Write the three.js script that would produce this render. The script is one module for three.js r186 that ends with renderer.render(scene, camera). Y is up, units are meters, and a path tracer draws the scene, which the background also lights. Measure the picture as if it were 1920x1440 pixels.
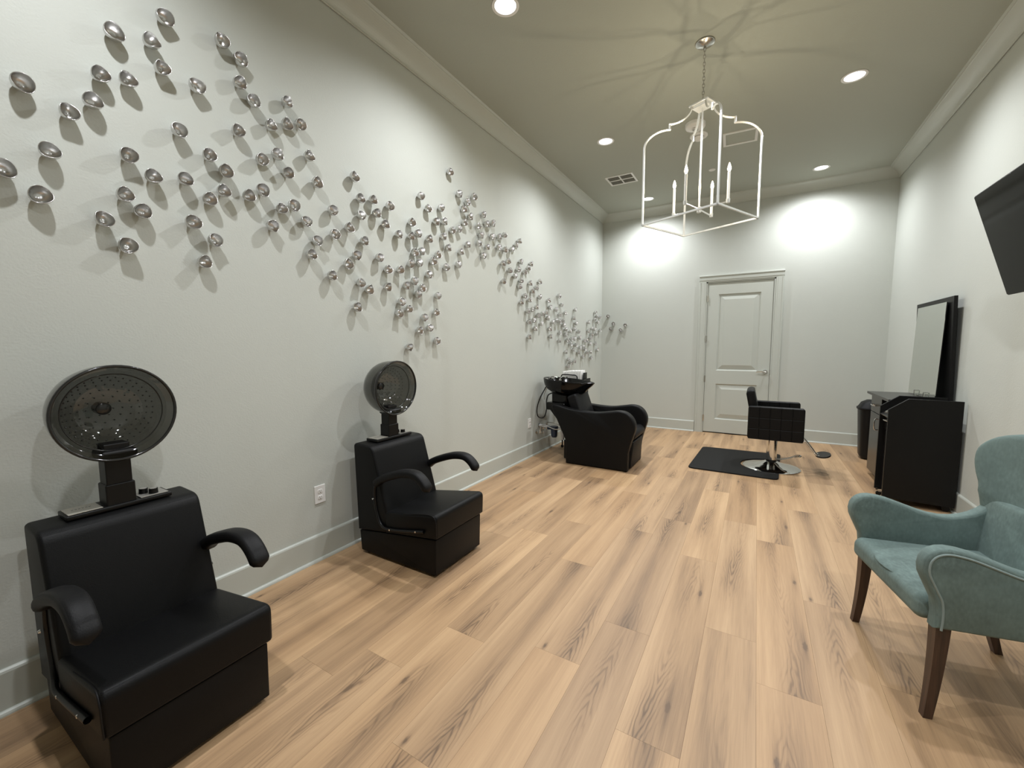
import * as THREE from 'three';
import { RoundedBoxGeometry } from 'three/addons/geometries/RoundedBoxGeometry.js';
import { mergeGeometries, toCreasedNormals } from 'three/addons/utils/BufferGeometryUtils.js';
import { ImprovedNoise } from 'three/addons/math/ImprovedNoise.js';
import { RectAreaLightUniformsLib } from 'three/addons/lights/RectAreaLightUniformsLib.js';

/* ------------------------------------------------------------------ camera, light, exposure */
const renderer = new THREE.WebGLRenderer({ antialias: true });
renderer.toneMapping = THREE.LinearToneMapping;
renderer.toneMappingExposure = 0.80;
renderer.shadowMap.enabled = true;
renderer.shadowMap.type = THREE.PCFSoftShadowMap;
RectAreaLightUniformsLib.init();

const scene = new THREE.Scene();
scene.background = new THREE.Color(0x000000);
const camera = new THREE.PerspectiveCamera(2 * Math.atan(720 / 772.5) * 180 / Math.PI, 1920 / 1440, 0.05, 60);
camera.position.set(0, 1.44, 0);
camera.rotation.order = 'YXZ';
camera.rotation.set(-0.0907, 0.5347, -0.0032);
scene.add(camera);

const CAN_CANDELA = 15.6, CAN_COLOR = 0xf9fbff;      // recessed downlights
const BULB_CANDELA = 0.46, BULB_COLOR = 0xfff0d2;   // lantern bulbs

/* ------------------------------------------------------------------ room size (metres) */
const XL = -2.505, XR = 1.539, ZB = -7.507, ZF = 2.3, HC = 3.651, CEIL = 3.78;

/* ------------------------------------------------------------------ helpers */
let seed = 20240611;
const rnd = () => { seed = (seed * 1664525 + 1013904223) >>> 0; return seed / 4294967296; };
const rr = (a, b) => a + (b - a) * rnd();
const noise = new ImprovedNoise();
const N = (x, y, z = 0) => noise.noise(x, y, z);
const fbm = (x, y, z, o = 4) => { let s = 0, a = 0.5, f = 1; for (let i = 0; i < o; i++) { s += a * N(x * f, y * f, z + i * 7.3); a *= 0.5; f *= 2.03; } return s; };
const used = {};
function numbered(n) { if (!(n in used)) { used[n] = 0; return n; } used[n]++; return n + '_' + String(used[n]).padStart(3, '0'); }
function shade(o) { o.traverse(m => { if (m.isMesh) { m.castShadow = true; m.receiveShadow = true; } }); return o; }
function mesh(name, geo, mat, parent) {
  if (Array.isArray(geo)) geo = merge(geo);
  if (mat.userData.metric) metric(geo);
  const m = new THREE.Mesh(geo, mat); m.name = parent ? name : numbered(name);
  m.castShadow = m.receiveShadow = true; (parent || scene).add(m); return m;
}
function merge(list) {
  const any = list.some(g => !g.index);
  list = list.map(g => { const k = any && g.index ? g.toNonIndexed() : g.clone(); for (const a of Object.keys(k.attributes)) if (!['position', 'normal', 'uv'].includes(a)) k.deleteAttribute(a); return k; });
  return mergeGeometries(list);
}
// uv in metres, laid out face by face along the dominant direction of the normal
function metric(g) {
  const p = g.attributes.position, n = g.attributes.normal, uv = new Float32Array(p.count * 2);
  for (let i = 0; i < p.count; i++) {
    const ax = Math.abs(n.getX(i)), ay = Math.abs(n.getY(i)), az = Math.abs(n.getZ(i)), x = p.getX(i), y = p.getY(i), z = p.getZ(i);
    const q = ax >= ay && ax >= az ? [z, y] : ay >= az ? [x, z] : [x, y];
    uv[i * 2] = q[0]; uv[i * 2 + 1] = q[1];
  }
  g.setAttribute('uv', new THREE.BufferAttribute(uv, 2)); return g;
}
function thing(name, label, category, pos = [0, 0, 0], group) {
  const g = new THREE.Group(); g.name = numbered(name); g.position.set(...pos); scene.add(g);
  g.userData = { label, category }; if (group) g.userData.group = group; return g;
}
function tag(o, label, category, group) { o.userData.label = label; o.userData.category = category; if (group) o.userData.group = group; return o; }
function struct(o, label) { o.userData.kind = 'structure'; if (label) o.userData.label = label; return o; }
function structGroup(name, label) { const g = new THREE.Group(); g.name = numbered(name); scene.add(g); return struct(g, label); }
const V = (...a) => new THREE.Vector3(...a);
function box(x0, x1, y0, y1, z0, z1) { const g = new THREE.BoxGeometry(x1 - x0, y1 - y0, z1 - z0); g.translate((x0 + x1) / 2, (y0 + y1) / 2, (z0 + z1) / 2); return g; }
function rbox(x0, x1, y0, y1, z0, z1, r = 0.01, s = 3) { const g = new RoundedBoxGeometry(x1 - x0, y1 - y0, z1 - z0, s, r); g.translate((x0 + x1) / 2, (y0 + y1) / 2, (z0 + z1) / 2); return g; }
function cyl(r0, r1, y0, y1, x = 0, z = 0, n = 28) { const g = new THREE.CylinderGeometry(r1, r0, y1 - y0, n); g.translate(x, (y0 + y1) / 2, z); return g; }
function rod(a, b, r, n = 12) {
  const A = V(...a), B = V(...b), d = B.clone().sub(A), g = new THREE.CylinderGeometry(r, r, d.length(), n);
  g.applyQuaternion(new THREE.Quaternion().setFromUnitVectors(V(0, 1, 0), d.clone().normalize()));
  g.translate((A.x + B.x) / 2, (A.y + B.y) / 2, (A.z + B.z) / 2); return g;
}
function bar(a, b, w) {            // square bar between two points
  const A = V(...a), B = V(...b), d = B.clone().sub(A), g = new THREE.BoxGeometry(w, d.length() + w * 0.9, w);
  g.applyQuaternion(new THREE.Quaternion().setFromUnitVectors(V(0, 1, 0), d.clone().normalize()));
  g.translate((A.x + B.x) / 2, (A.y + B.y) / 2, (A.z + B.z) / 2); return g;
}
function tube(pts, r, seg = 48, n = 10) { return new THREE.TubeGeometry(new THREE.CatmullRomCurve3(pts.map(p => V(...p)), false, 'centripetal'), seg, r, n, false); }
function lathe(prof, n = 40) { return new THREE.LatheGeometry(prof.map(p => new THREE.Vector2(p[0], p[1])), n); }
// closed outline in the XY plane, thickness along Z from z0 to z1, with rounded edges
function slab(pts, z0, z1, bevel = 0.01, smooth = false, seg = 3) {
  const s = new THREE.Shape();
  if (smooth) { const c = new THREE.CatmullRomCurve3(pts.map(p => V(p[0], p[1], 0)), true, 'centripetal'); s.setFromPoints(c.getPoints(pts.length * 6).map(p => new THREE.Vector2(p.x, p.y))); }
  else s.setFromPoints(pts.map(p => new THREE.Vector2(p[0], p[1])));
  const g = new THREE.ExtrudeGeometry(s, { depth: (z1 - z0) - 2 * bevel, bevelEnabled: bevel > 0, bevelThickness: bevel, bevelSize: bevel, bevelOffset: -bevel, bevelSegments: seg, curveSegments: 10, steps: 1 });
  g.translate(0, 0, z0 + bevel); return bevel > 0 ? toCreasedNormals(g, 0.6) : g;
}
// open polyline -> rounded corner points
function roundPts(pts, r, n = 5) {
  const out = [];
  for (let i = 0; i < pts.length; i++) {
    const p = V(pts[i][0], pts[i][1], 0), a = V(...pts[(i + pts.length - 1) % pts.length], 0), b = V(...pts[(i + 1) % pts.length], 0);
    const rad = pts[i][2] ?? r, u = a.clone().sub(p), v = b.clone().sub(p), k = Math.min(rad, u.length() * 0.48, v.length() * 0.48);
    u.setLength(k); v.setLength(k);
    const A = p.clone().add(u), B = p.clone().add(v);
    for (let j = 0; j <= n; j++) { const t = j / n; out.push([(1 - t) ** 2 * A.x + 2 * t * (1 - t) * p.x + t * t * B.x, (1 - t) ** 2 * A.y + 2 * t * (1 - t) * p.y + t * t * B.y]); }
  }
  return out;
}
// sweep an ellipse (half width b sideways, half height a in plane) along an XY path at depth z
function pad(path, z, a, b, ends = true) {
  const c = new THREE.CatmullRomCurve3(path.map(p => V(p[0], p[1], 0)), false, 'centripetal'), S = 30, R = 16, pos = [], idx = [], uv = [];
  for (let i = 0; i <= S; i++) {
    const t = i / S, p = c.getPoint(t), d = c.getTangent(t), nx = -d.y, ny = d.x;
    const e = Math.min(t, 1 - t), k = ends ? Math.sqrt(Math.min(1, e / 0.06 + 0.0004)) : 1;
    for (let j = 0; j < R; j++) {
      const q = j / R * Math.PI * 2, cu = Math.sign(Math.cos(q)) * Math.abs(Math.cos(q)) ** 0.7, su = Math.sign(Math.sin(q)) * Math.abs(Math.sin(q)) ** 0.7;
      pos.push(p.x + nx * cu * a * k, p.y + ny * cu * a * k, z + su * b * k); uv.push(t * 0.5, j / R * 0.2);
    }
  }
  for (let i = 0; i < S; i++) for (let j = 0; j < R; j++) { const A = i * R + j, B = i * R + (j + 1) % R; idx.push(A, B, A + R, B, B + R, A + R); }
  const cap = (base, f) => { for (let j = 1; j < R - 1; j++) f ? idx.push(base, base + j + 1, base + j) : idx.push(base, base + j, base + j + 1); };
  cap(0, true); cap(S * R, false);
  const g = new THREE.BufferGeometry(); g.setAttribute('position', new THREE.Float32BufferAttribute(pos, 3)); g.setAttribute('uv', new THREE.Float32BufferAttribute(uv, 2)); g.setIndex(idx); g.computeVertexNormals(); return g;
}

/* ------------------------------------------------------------------ textures and materials */
function dataTex(w, h, fn, srgb, rep) {
  const d = new Uint8Array(w * h * 4);
  for (let y = 0; y < h; y++) for (let x = 0; x < w; x++) { const c = fn(x / w, y / h, x, y), i = (y * w + x) * 4; d[i] = Math.max(0, Math.min(255, c[0])); d[i + 1] = Math.max(0, Math.min(255, c[1])); d[i + 2] = Math.max(0, Math.min(255, c[2])); d[i + 3] = 255; }
  const t = new THREE.DataTexture(d, w, h, THREE.RGBAFormat); t.wrapS = t.wrapT = THREE.RepeatWrapping; t.magFilter = THREE.LinearFilter; t.minFilter = THREE.LinearMipmapLinearFilter; t.generateMipmaps = true;
  if (srgb) t.colorSpace = THREE.SRGBColorSpace; if (rep) t.repeat.set(rep[0], rep[1]); t.needsUpdate = true; return t;
}
const tileN = (u, v, f, z) => { // tileable noise by blending
  const a = fbm(u * f, v * f, z, 3), b = fbm((u - 1) * f, v * f, z, 3), c = fbm(u * f, (v - 1) * f, z, 3), d = fbm((u - 1) * f, (v - 1) * f, z, 3);
  return (a * (1 - u) + b * u) * (1 - v) + (c * (1 - u) + d * u) * v;
};
const leatherBump = dataTex(256, 256, (u, v) => { const k = 128 + 150 * tileN(u, v, 26, 3.1) + 60 * tileN(u, v, 60, 9.2); return [k, k, k]; }, false, [8, 8]);
const paintBump = dataTex(256, 256, (u, v) => { const k = 128 + 130 * tileN(u, v, 30, 1.7); return [k, k, k]; }, false, [4, 4]);
const velvetMap = dataTex(512, 512, (u, v) => { const k = 1 + 0.22 * tileN(u, v, 9, 4.4) + 0.20 * tileN(u, v * 0.5, 60, 2.2); return [102 * k, 119 * k, 115 * k]; }, true, [1.6, 1.6]);
const walnutMap = dataTex(128, 512, (u, v) => { const g = fbm(u * 14, v * 2.2, 5.5, 4); const k = 1 + 0.5 * g + 0.15 * N(u * 60, v * 3, 1); return [66 * k, 47 * k, 36 * k]; }, true, [6, 2]);

// oak planks: eight strips side by side, each one plank wide and one plank long
const STRIPS = 8;
const oakMap = dataTex(2048, 2048, (U, W) => {
  const s = Math.min(7, Math.floor(U * STRIPS)), u = U * STRIPS - s, x = u * 0.229, z = W * 1.52, o = s * 17.3;
  // slow bands running with the plank
  let t = 0.60 + 0.60 * fbm(x * 8 + o, z * 0.6 + o, 1.1, 2) + 0.26 * fbm(x * 26 + o, z * 0.8, 2.3, 2);
  // fine pores and streaks
  t += 0.14 * fbm(x * 110 + o, z * 2.6, 7.7, 3) + 0.10 * N(x * 480 + o, z * 9, 3.3);
  // heart line: darker wandering band with nested arches of late wood
  const hx = 0.1145 + 0.075 * N(z * 0.6 + o, o, 5.1) + 0.010 * N(z * 4 + o, 1.3, 2), dx = Math.abs(x - hx + 0.010 * N(x * 30 + o, z * 5, 4.2));
  const act = Math.max(0, Math.min(1, 0.45 + 1.5 * N(z * 1.3 + o, 3.7, s)));
  const warp = 0.9 * N(x * 22 + o, z * 4.5, 6.2) + 0.35 * N(x * 70, z * 16 + o, 8.8);
  const ph = 2 * Math.PI * (95 * Math.pow(dx, 1.15) + 3.0 * Math.sin(z * (2.1 + 0.25 * s) + o) + warp * 0.9);
  const ring = Math.pow(0.5 + 0.5 * Math.sin(ph), 2.5), fig = Math.exp(-((dx / 0.040) ** 2)) * act;
  t -= 0.20 * Math.exp(-((dx / 0.055) ** 2)) * (0.35 + act) * (0.7 + 0.6 * N(z * 2.2, o, 9)) + 0.34 * ring * fig;
  // knots
  for (let k = 0; k < [1, 0, 2, 1, 0, 1, 2, 0][s]; k++) {
    const kx = 0.03 + 0.17 * (0.5 + 0.5 * Math.sin(o * 3.1 + k * 12.9)), kz = 1.52 * (((s * 0.37 + k * 0.41 + 0.13) % 1));
    const r = Math.hypot((x - kx) / 0.0065, (z - kz) / (0.017 + 0.007 * k)) + 0.5 * N(x * 160, z * 60, o);
    t -= 0.60 * Math.exp(-r * r * 0.8) + 0.22 * Math.exp(-(((x - kx) / 0.012) ** 2) - ((z - kz) / 0.13) ** 2);
  }
  t = Math.max(0, Math.min(1, t));
  const a = [110, 88, 67], b = [203, 171, 133], c = [171, 140, 106];
  const m = t < 0.5 ? t * 2 : (t - 0.5) * 2, p = t < 0.5 ? a : c, q = t < 0.5 ? c : b;
  return [p[0] + (q[0] - p[0]) * m, p[1] + (q[1] - p[1]) * m, p[2] + (q[2] - p[2]) * m];
}, true);

const S = (p) => new THREE.MeshStandardMaterial(p), P = (p) => new THREE.MeshPhysicalMaterial(p);
const lin = (r, g, b) => new THREE.Color().setRGB(r, g, b);
const M = {
  wall: S({ color: lin(0.510, 0.530, 0.486), roughness: 0.72, bumpMap: paintBump, bumpScale: 0.0012 }),
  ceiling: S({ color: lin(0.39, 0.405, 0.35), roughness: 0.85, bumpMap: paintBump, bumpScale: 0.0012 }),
  trim: S({ color: lin(0.480, 0.502, 0.455), roughness: 0.38 }),
  door: S({ color: lin(0.480, 0.502, 0.455), roughness: 0.36 }),
  subfloor: S({ color: lin(0.06, 0.045, 0.03), roughness: 0.9 }),
  vinyl: P({ color: lin(0.0035, 0.0036, 0.0038), roughness: 0.46, specularIntensity: 0.38, bumpMap: leatherBump, bumpScale: 0.0006 }),
  vinylSoft: P({ color: lin(0.005, 0.005, 0.0055), roughness: 0.52, specularIntensity: 0.45, bumpMap: leatherBump, bumpScale: 0.0006 }),
  blackPlastic: P({ color: lin(0.004, 0.004, 0.004), roughness: 0.40, specularIntensity: 0.6 }),
  blackMetal: P({ color: lin(0.004, 0.004, 0.0045), roughness: 0.32, specularIntensity: 0.7 }),
  blackLaminate: P({ color: lin(0.0035, 0.0035, 0.0036), roughness: 0.42, specularIntensity: 0.5 }),
  blackGloss: P({ color: lin(0.003, 0.003, 0.003), roughness: 0.14, specularIntensity: 0.55 }),
  greyLaminate: S({ color: lin(0.012, 0.0115, 0.011), roughness: 0.28 }),
  smoke: P({ color: lin(0.35, 0.35, 0.335), roughness: 0.06, transmission: 1, thickness: 0, ior: 1.45, side: THREE.DoubleSide }),
  smokeLip: P({ color: lin(0.020, 0.020, 0.019), roughness: 0.14 }),
  chrome: S({ color: lin(0.75, 0.75, 0.74), roughness: 0.08, metalness: 1 }),
  nickel: S({ color: lin(0.60, 0.58, 0.54), roughness: 0.22, metalness: 1 }),
  cup: S({ color: lin(0.66, 0.655, 0.645), roughness: 0.29, metalness: 1 }),
  lantern: S({ color: lin(0.84, 0.84, 0.82), roughness: 0.32, metalness: 0.75 }),
  panelMetal: S({ color: lin(0.42, 0.41, 0.38), roughness: 0.42, metalness: 0.4 }),
  whitePlastic: S({ color: lin(0.76, 0.75, 0.72), roughness: 0.36 }),
  slot: S({ color: lin(0.03, 0.03, 0.03), roughness: 0.6 }),
  ivory: S({ color: lin(0.80, 0.78, 0.72), roughness: 0.5 }),
  velvet: P({ color: 0xffffff, map: velvetMap, roughness: 0.92, sheen: 0.35, sheenRoughness: 0.45, sheenColor: lin(0.42, 0.46, 0.45) }),
  piping: P({ color: lin(0.24, 0.30, 0.29), roughness: 0.85, sheen: 0.5, sheenRoughness: 0.5, sheenColor: lin(0.4, 0.5, 0.5) }),
  walnut: S({ color: 0xffffff, map: walnutMap, roughness: 0.42 }),
  mat: P({ color: lin(0.008, 0.008, 0.0075), roughness: 0.75, specularIntensity: 0.5, bumpMap: leatherBump, bumpScale: 0.0008 }),
  screen: P({ color: lin(0.004, 0.0042, 0.004), roughness: 0.10, specularIntensity: 0.24 }),
  mirror: S({ color: lin(0.80, 0.83, 0.80), roughness: 0.02, metalness: 1 }),
  clear: P({ color: lin(0.95, 0.97, 0.95), roughness: 0.05, transmission: 1, thickness: 0.004, ior: 1.49 }),
  towel: S({ color: lin(0.80, 0.79, 0.76), roughness: 0.95, bumpMap: leatherBump, bumpScale: 0.004 }),
  navy: S({ color: lin(0.012, 0.022, 0.045), roughness: 0.4 }),
  pvc: S({ color: lin(0.55, 0.55, 0.54), roughness: 0.4 }),
  ventDark: S({ color: lin(0.22, 0.22, 0.20), roughness: 0.8 }),
  lens: S({ color: 0xffffff, roughness: 0.5, emissive: new THREE.Color(CAN_COLOR), emissiveIntensity: 6 }),
  bulb: S({ color: 0xffffff, roughness: 0.3, emissive: new THREE.Color(BULB_COLOR), emissiveIntensity: 9 }),
};
for (const k of ['wall', 'ceiling', 'vinyl', 'vinylSoft', 'velvet', 'walnut', 'mat', 'towel']) M[k].userData.metric = true;

/* ------------------------------------------------------------------ room shell */
const T = 0.14;
struct(mesh('wall_left', box(XL - T, XL, -0.1, CEIL + 0.1, ZB - T, ZF + T), M.wall), 'pale grey-green wall carrying the metal cup sculpture');
struct(mesh('wall_right', box(XR, XR + T, -0.1, CEIL + 0.1, ZB - T, ZF + T), M.wall), 'pale grey-green wall behind the television and mirror');
const DX0 = -0.727, DX1 = 0.188, DH = 2.452;
struct(mesh('wall_back', [box(XL - T, DX0 - 0.03, -0.1, CEIL + 0.1, ZB - T, ZB), box(DX1 + 0.03, XR + T, -0.1, CEIL + 0.1, ZB - T, ZB), box(DX0 - 0.03, DX1 + 0.03, DH + 0.03, CEIL + 0.1, ZB - T, ZB)], M.wall), 'pale grey-green wall around the panelled door');
struct(mesh('wall_front', box(XL - T, XR + T, -0.1, CEIL + 0.1, ZF, ZF + T), M.wall), 'plain wall closing the room');
// ceiling, with round openings cut for the recessed lights
const CANS = []; for (const z of [-6.98, -4.82, -2.62, -0.42]) for (const x of [-1.595, 0.632]) CANS.push([x, z]);
{
  const s = new THREE.Shape(); s.moveTo(XL - T, ZB - T); s.lineTo(XR + T, ZB - T); s.lineTo(XR + T, ZF + T); s.lineTo(XL - T, ZF + T); s.closePath();
  for (const [x, z] of CANS) { const h = new THREE.Path(); h.absarc(x, z, 0.075, 0, Math.PI * 2, true); s.holes.push(h); }
  const g = new THREE.ExtrudeGeometry(s, { depth: 0.1, bevelEnabled: false, curveSegments: 24 });
  g.rotateX(Math.PI / 2); g.translate(0, CEIL + 0.1, 0);
  struct(mesh('ceiling', g, M.ceiling), 'flat painted ceiling');
}
// floor: planks laid lengthwise, 229 mm wide and 1.52 m long
const floor = structGroup('floor', 'oak-look plank floor');
mesh('subfloor', box(XL - T, XR + T, -0.12, -0.0068, ZB - T, ZF + T), M.subfloor, floor);
{
  const tints = [[1, 1, 1], [0.93, 0.92, 0.91], [1.06, 1.05, 1.03], [0.84, 0.83, 0.83], [0.97, 0.94, 0.90], [1.03, 1.03, 1.03]].map(c => S({ color: lin(...c), map: oakMap, roughness: 0.46 }));
  const W = 0.229, L = 1.52, X0 = 0.06 - W * 12;
  const phase = { 4: -1.05, 5: -1.235, 6: -3.075, 7: -2.483, 8: -3.177, 9: -3.53, 10: -2.95, 11: -3.745, 12: -3.467, 13: -2.75, 14: -3.72 };
  const tone = { '9:-3': 3, '7:-3': 1, '6:-4': 1, '10:-2': 2 };
  for (let r = 0; r < 19; r++) {
    let x0 = X0 + r * W, x1 = x0 + W; x0 = Math.max(x0, XL - 0.02); x1 = Math.min(x1, XR + 0.02); if (x1 - x0 < 0.01) continue;
    const ph = phase[r] ?? rr(-1.5, 0);
    let z = ph; while (z > ZB) z -= L;
    for (; z < ZF; z += L) {
      const a = Math.max(z, ZB - 0.02), b = Math.min(z + L, ZF + 0.02); if (b - a < 0.02) continue;
      const g = box(x0 + 0.0003, x1 - 0.0003, -0.0066, 0, a + 0.0003, b - 0.0003), p = g.attributes.position, n = g.attributes.normal, uv = g.attributes.uv;
      const st = Math.floor(rnd() * STRIPS), flip = rnd() < 0.5, off = rnd();
      for (let i = 0; i < p.count; i++) {
        let u = (p.getX(i) - (X0 + r * W)) / W, v = (p.getZ(i) - z) / L; if (flip) { u = 1 - u; v = 1 - v; }
        if (n.getY(i) < 0.5) { u = 0.5; }
        uv.setXY(i, (st + 0.012 + 0.976 * u) / STRIPS, 0.001 + 0.998 * v);
      }
      const tn = tone[r + ':' + Math.floor(z)] ?? Math.floor(rnd() * tints.length);
      mesh('plank', g, tints[tn], floor);
    }
  }
}
// mouldings: profile in (out from wall, up), run along the wall
function runAlongZ(profile, x, sgn, z0, z1) { const s = new THREE.Shape(profile.map(p => new THREE.Vector2(p[0], p[1]))); const g = new THREE.ExtrudeGeometry(s, { depth: z1 - z0, bevelEnabled: false }); if (sgn < 0) { g.scale(-1, 1, 1); flipFaces(g); } g.translate(x, 0, z0); return g; }
function runAlongX(profile, z, sgn, x0, x1) { const s = new THREE.Shape(profile.map(p => new THREE.Vector2(p[0], p[1]))); const g = new THREE.ExtrudeGeometry(s, { depth: x1 - x0, bevelEnabled: false }); g.rotateY(-Math.PI / 2); g.translate(x1, 0, 0); /* out = z */ if (sgn < 0) { g.scale(1, 1, -1); flipFaces(g); } g.translate(0, 0, z); return g; }
function flipFaces(g) { if (g.index) { const a = g.index.array; for (let i = 0; i < a.length; i += 3) { const t = a[i]; a[i] = a[i + 1]; a[i + 1] = t; } } else for (const k of Object.keys(g.attributes)) { const at = g.attributes[k], n = at.itemSize, A = at.array; for (let i = 0; i < at.count; i += 3) for (let c = 0; c < n; c++) { const t = A[i * n + c]; A[i * n + c] = A[(i + 1) * n + c]; A[(i + 1) * n + c] = t; } } g.computeVertexNormals(); }
const crown = [[0.005, HC + 0.016], [0.005, HC], [0.012, HC], [0.016, HC + 0.004], [0.016, HC + 0.012]];
for (let i = 0; i <= 10; i++) { const t = i / 10, a = t * Math.PI / 2; crown.push([0.018 + 0.098 * (1 - Math.cos(a)) * 0.5 + 0.098 * t * 0.5, HC + 0.014 + 0.094 * (Math.sin(a) * 0.5 + t * 0.5)]); }
crown.push([0.120, HC + 0.112], [0.128, HC + 0.112], [0.137, CEIL], [0, CEIL], [0, HC + 0.016]);
struct(mesh('trim_1', runAlongZ(crown, XL, 1, ZB, ZF), M.trim), 'crown moulding above the cup wall');
struct(mesh('trim_2', runAlongZ(crown, XR, -1, ZB, ZF), M.trim), 'crown moulding above the television wall');
struct(mesh('trim_3', runAlongX(crown, ZB, 1, XL, XR), M.trim), 'crown moulding above the door wall');
struct(mesh('trim_4', runAlongX(crown, ZF, -1, XL, XR), M.trim), 'crown moulding above the plain wall');
const base = [[0, 0], [0.016, 0], [0.016, 0.166], [0.013, 0.174], [0.006, 0.180], [0, 0.180]];
const shoe = [[0.016, 0], [0.032, 0], [0.0315, 0.006], [0.028, 0.013], [0.022, 0.018], [0.016, 0.019]];
function baseboard(name, runs) { const g = structGroup(name, 'painted baseboard with shoe moulding'); mesh('board', runs.map(r => r(base)), M.trim, g); mesh('shoe_moulding', runs.map(r => r(shoe)), M.trim, g); }
baseboard('baseboard_left', [p => runAlongZ(p, XL, 1, ZB, ZF)]);
baseboard('baseboard_right', [p => runAlongZ(p, XR, -1, ZB, ZF)]);
baseboard('baseboard_back', [p => runAlongX(p, ZB, 1, XL, DX0 - 0.135), p => runAlongX(p, ZB, 1, DX1 + 0.12, XR)]);
baseboard('baseboard_front', [p => runAlongX(p, ZF, -1, XL, XR)]);

/* ------------------------------------------------------------------ door */
{
  const d = structGroup('door_1', 'pale grey panelled door with chrome lever handle');
  const zf = ZB - 0.012, z0 = zf - 0.04;
  // slab with two sunk-and-raised panels
  const panel = (x0, x1, y0, y1) => {
    const out = [];
    const rect = (a, z) => [[x0 + a, y0 + a, z], [x1 - a, y0 + a, z], [x1 - a, y1 - a, z], [x0 + a, y1 - a, z]];
    const rings = [rect(0, zf), rect(0.016, zf - 0.018), rect(0.028, zf - 0.018), rect(0.083, zf - 0.003), rect(0.087, zf - 0.001)];
    const pos = []; const quad = (a, b, c, e) => pos.push(...a, ...b, ...c, ...a, ...c, ...e);
    for (let r = 0; r < rings.length - 1; r++) for (let i = 0; i < 4; i++) quad(rings[r][i], rings[r][(i + 1) % 4], rings[r + 1][(i + 1) % 4], rings[r + 1][i]);
    const q = rings[rings.length - 1]; quad(q[0], q[1], q[2], q[3]);
    const g = new THREE.BufferGeometry(); g.setAttribute('position', new THREE.Float32BufferAttribute(pos, 3)); g.setAttribute('uv', new THREE.Float32BufferAttribute(new Float32Array(pos.length / 3 * 2), 2)); g.computeVertexNormals(); return g;
  };
  const s = new THREE.Shape([[DX0 + 0.003, 0.016], [DX1 - 0.003, 0.016], [DX1 - 0.003, DH - 0.003], [DX0 + 0.003, DH - 0.003]].map(p => new THREE.Vector2(...p)));
  const rects = [[-0.565, 0.024, 1.040, 2.270], [-0.560, 0.026, 0.235, 0.820]];
  for (const [a, b, c, e] of rects) s.holes.push(new THREE.Path([[a, c], [a, e], [b, e], [b, c]].map(p => new THREE.Vector2(...p))));
  const g = new THREE.ExtrudeGeometry(s, { depth: 0.04, bevelEnabled: false }); g.translate(0, 0, z0);
  const slabM = mesh('slab', [g, box(DX0 + 0.1, DX1 - 0.1, 0.15, DH - 0.1, z0 + 0.001, z0 + 0.010)], M.door, d);
  for (const r of rects) mesh('raised_panel', panel(...r), M.door, slabM);
  // jamb with stop
  mesh('jamb', [box(DX0 - 0.03, DX0 - 0.001, 0, DH + 0.03, ZB - T, ZB + 0.002), box(DX1 + 0.001, DX1 + 0.03, 0, DH + 0.03, ZB - T, ZB + 0.002), box(DX0 - 0.03, DX1 + 0.03, DH + 0.001, DH + 0.03, ZB - T, ZB + 0.002)], M.trim, d);
  // casing: two-step moulding
  const cas = [[0, 0], [0, 0.010], [0.022, 0.014], [0.026, 0.017], [0.078, 0.019], [0.082, 0.026], [0.094, 0.028], [0.104, 0.024], [0.108, 0]]; // (away from opening, out of wall)
  const side = (x, sgn) => { const p = new THREE.Shape(cas.map(c => new THREE.Vector2(c[0] * sgn, -c[1]))); const k = new THREE.ExtrudeGeometry(p, { depth: DH + 0.022, bevelEnabled: false }); k.rotateX(-Math.PI / 2); k.translate(x, 0, ZB); return k; };
  const head = () => { const p = new THREE.Shape(cas.map(c => new THREE.Vector2(c[1], c[0]))); const k = new THREE.ExtrudeGeometry(p, { depth: (DX1 - DX0) + 0.04 + 0.216, bevelEnabled: false }); k.rotateY(-Math.PI / 2); k.translate(DX1 + 0.128, DH + 0.022, ZB); return k; };
  mesh('casing', [side(DX0 - 0.022, -1), side(DX1 + 0.022, 1), head()], M.trim, d);
  for (const y of [2.209, 1.559, 0.902, 0.247]) mesh('hinge', [cyl(0.007, 0.007, y - 0.05, y + 0.05, DX0 - 0.001, ZB + 0.006, 14), box(DX0 - 0.012, DX0 + 0.012, y - 0.048, y + 0.048, ZB - 0.012, ZB - 0.008)], M.nickel, d);
  const rose = new THREE.CylinderGeometry(0.032, 0.034, 0.012, 32); rose.rotateX(Math.PI / 2); rose.translate(0.128, 1.036, zf + 0.006);
  const h = mesh('handle', [rose, rod([0.128, 1.036, zf], [0.128, 1.036, zf + 0.055], 0.011)], M.chrome, d);
  mesh('lever', tube([[0.135, 1.036, zf + 0.05], [0.10, 1.038, zf + 0.053], [0.05, 1.037, zf + 0.05], [0.008, 1.032, zf + 0.046]], 0.0095, 24, 12), M.chrome, h);
  mesh('strike_plate', box(DX1 - 0.001, DX1 + 0.004, 0.99, 1.07, ZB - 0.01, ZB + 0.0025), M.nickel, d);
}

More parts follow.
